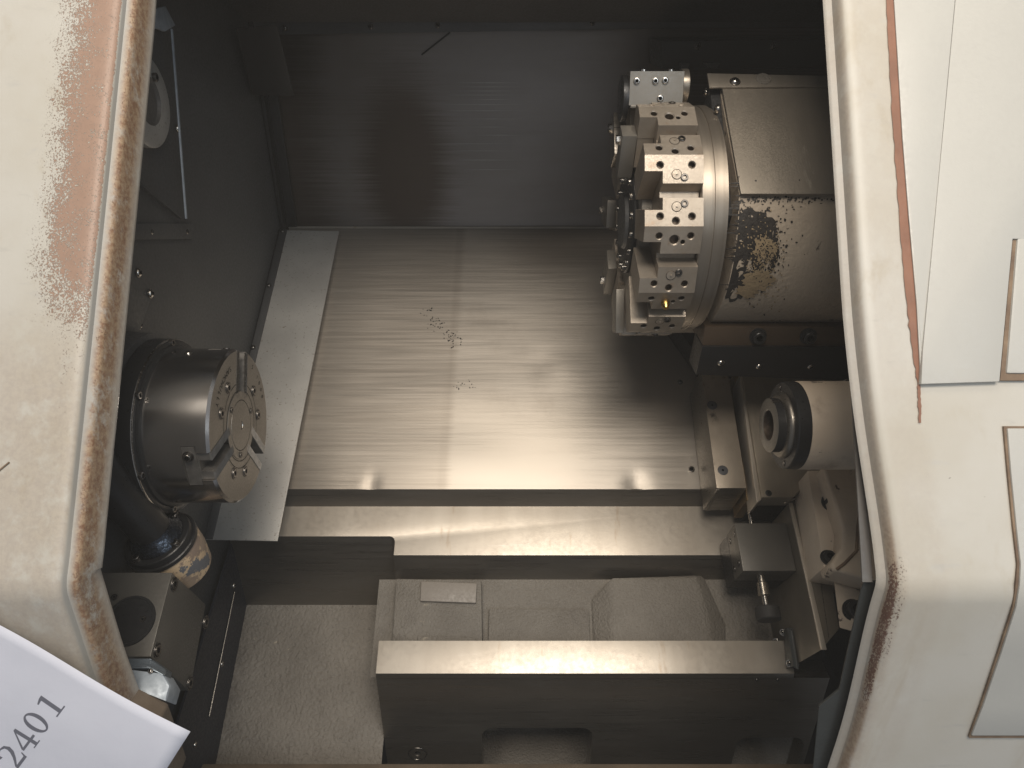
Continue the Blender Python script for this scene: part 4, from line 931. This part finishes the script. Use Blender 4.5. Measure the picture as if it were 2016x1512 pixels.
# dark inner lip on the right
lp = thing('door_track', 'dark greenish metal lip inside the right edge of the opening', 'track', (.34, .56, C.z - .9))
bm = newbm(); YL = yK + .030
pix = [(1731, 1146), (1702, 1146), (1696, 1162), (1653, 1358), (1613, 1391), (1600, 1530), (1660, 1530), (1690, 1345)]
prism(bm, [yp(x, y, YL) for x, y in pix], (0, .003, 0)); obj('lip', bm, flangegrey, lp, bevel=.001)
for nm, seq in (('lip_edge', [(1702, 1146), (1696, 1162), (1653, 1358), (1613, 1391), (1600, 1530)]),):
    bm = newbm(); tube(bm, [yp(x, y, YL - .0005) for x, y in seq], .0007, 8); obj(nm, bm, flangegrey, lp)
n1 = n_up; bm = newbm(); Kp = Vector((0, yK, zK)) - n1 * .028
up_ = [(1658, 330), (1672, 560), (1688, 800), (1702, 1000), (1712, 1146)]; 
prev = None
for x, y in up_:
    a = pl(x + 6, y, Kp, n1); b = pl(x - (4 + 10 * (y - 330) / 816), y, Kp, n1); cur = [bm.verts.new(a), bm.verts.new(b), bm.verts.new(b - n1 * .002), bm.verts.new(a - n1 * .002)]
    if prev:
        for i in range(4): bm.faces.new((prev[i], prev[(i + 1) % 4], cur[(i + 1) % 4], cur[i]))
    prev = cur
obj('upper_lip', bm, lipgrey, lp)
bm = newbm(); prism(bm, [dp(1676, 640, .80), dp(1700, 640, .80), dp(1700, 706, .80), dp(1682, 702, .80), dp(1675, 696, .80)], F * .003); obj('pale_tab', bm, doorpaint, lp, bevel=.0006)

# ---------------------------------------------------------------- paper sheet with printed number
pa = thing('paper_sheet', 'white paper sheet printed 2401 stuck over the lower left panel', 'paper', (-.42, yK - .02, C.z - .7))
PP = Vector((0, yK - .012, zK)); PN = Vector((0, -math.cos(R(16)), math.sin(R(16)))).normalized()
def pq(px, py, o=0): return pl(px, py, PP + PN * o, PN)
c_tr = pq(375, 1440); e_top = (pq(0, 1238) - c_tr).normalized(); e_rt = (pq(322, 1510) - c_tr); e_rt = (e_rt - e_top * e_rt.dot(e_top)).normalized()
bm = newbm(); g = {}
for i in range(25):
    for j in range(19):
        s, t = .30 * i / 24, .21 * j / 18
        z = .0026 * math.sin(s * 24 + t * 13) + .0013 * math.sin(t * 38 - s * 9)
        g[i, j] = bm.verts.new(c_tr + e_top * s + e_rt * t + PN * z)
for i in range(24):
    for j in range(18): bm.faces.new((g[i, j], g[i + 1, j], g[i + 1, j + 1], g[i, j + 1]))
sh = obj('sheet', bm, papermat, pa, smooth=80); sm = sh.modifiers.new('thick', 'SOLIDIFY'); sm.thickness = .0002; sm.offset = -1
# digits: 2D outlines in em units, drawn on the sheet
def ring_strip(bm_, outer, inner, T):
    n = len(outer)
    for i in range(n): face(bm_, [T(outer[i]), T(outer[(i + 1) % n]), T(inner[(i + 1) % n]), T(inner[i])])
def stroke(bm_, pts, T):                          # pts: (x, y, half thickness)
    L_ = []
    for i, (x, y, h) in enumerate(pts):
        a = pts[max(0, i - 1)]; b = pts[min(len(pts) - 1, i + 1)]; dx_, dy_ = b[0] - a[0], b[1] - a[1]; m = math.hypot(dx_, dy_) or 1
        L_.append(((x - dy_ / m * h, y + dx_ / m * h), (x + dy_ / m * h, y - dx_ / m * h)))
    for a, b in zip(L_[:-1], L_[1:]): face(bm_, [T(a[0]), T(b[0]), T(b[1]), T(a[1])])
def poly(bm_, pts, T): face(bm_, [T(p) for p in pts])
def digit(ch, T):
    b_ = newbm()
    if ch == '0':
        o_ = [(.5 + .36 * math.cos(a), .5 + .52 * math.sin(a)) for a in (2 * math.pi * i / 36 for i in range(36))]
        i_ = [(.5 + .19 * math.cos(a), .5 + .45 * math.sin(a)) for a in (2 * math.pi * i / 36 for i in range(36))]; ring_strip(b_, o_, i_, T)
    elif ch == '1':
        poly(b_, [(.42, .06), (.60, .06), (.60, 1.0), (.52, 1.0), (.42, .88)], T); poly(b_, [(.22, 0), (.80, 0), (.80, .06), (.60, .06), (.42, .06), (.22, .06)], T); poly(b_, [(.20, .86), (.42, .88), (.52, 1.0), (.42, .99), (.20, .92)], T)
    elif ch == '4':
        poly(b_, [(.56, 0), (.72, 0), (.72, .22), (.56, .22)], T); poly(b_, [(.56, .32), (.72, .32), (.72, 1.0), (.60, 1.0), (.56, .94)], T)
        poly(b_, [(.06, .22), (.92, .22), (.92, .32), (.06, .32)], T); poly(b_, [(.06, .32), (.17, .32), (.56, .86), (.56, .94), (.60, 1.0)], T); poly(b_, [(.42, 0), (.86, 0), (.86, -.05), (.42, -.05)], T)
    elif ch == '2':
        stroke(b_, [(.17, .74, .07), (.18, .86, .05), (.30, .96, .03), (.48, .99, .03), (.66, .92, .06), (.72, .76, .085), (.66, .58, .08), (.50, .38, .06), (.32, .22, .045), (.18, .10, .04)], T)
        poly(b_, [(.12, 0), (.82, 0), (.84, .12), (.16, .12)], T); poly(b_, [(.76, .12), (.84, .12), (.88, .27), (.83, .27)], T)
    return b_
for ch, fx, fy in (('2', 41, 1505), ('4', 66, 1471), ('0', 92, 1437), ('1', 121, 1401)):
    foot = pq(fx, fy); rv = pq(fx + 28, fy - 37) - foot; uv_ = pq(fx - 44, fy - 27) - foot
    def T(p, foot=foot, rv=rv, uv_=uv_):
        q_ = foot + rv * (p[0] - .5) + uv_ * p[1]
        s = (q_ - c_tr).dot(e_top); t = (q_ - c_tr).dot(e_rt); z = .0026 * math.sin(s * 24 + t * 13) + .0013 * math.sin(t * 38 - s * 9)
        return q_ + PN * (z + .0004 - (q_ - c_tr).dot(PN))
    obj('printed_digit', digit(ch, T), ink, pa, label='printed digit ' + ch)

# ---------------------------------------------------------------- added thin haze volume, imitates a lens veil and lifts the blacks
if HAZE:
    bm = newbm(); bmesh.ops.create_cube(bm, size=1)
    hz_ = bpy.data.meshes.new('haze'); bmesh.ops.scale(bm, vec=(5, 6, 4.2), verts=bm.verts); bmesh.ops.translate(bm, vec=(0, .6, .5), verts=bm.verts); bm.to_mesh(hz_); bm.free()
    ho = bpy.data.objects.new('haze', hz_); COL.objects.link(ho); ho['kind'] = 'stuff'
    hm = bpy.data.materials.new('haze'); hm.use_nodes = True; hn = hm.node_tree.nodes; hn.remove(hn['Principled BSDF'])
    pv = hn.new('ShaderNodeVolumePrincipled'); pv.inputs['Color'].default_value = (.92, .90, .86, 1); pv.inputs['Density'].default_value = HAZE
    hm.node_tree.links.new(pv.outputs[0], hn['Material Output'].inputs['Volume']); hz_.materials.append(hm)
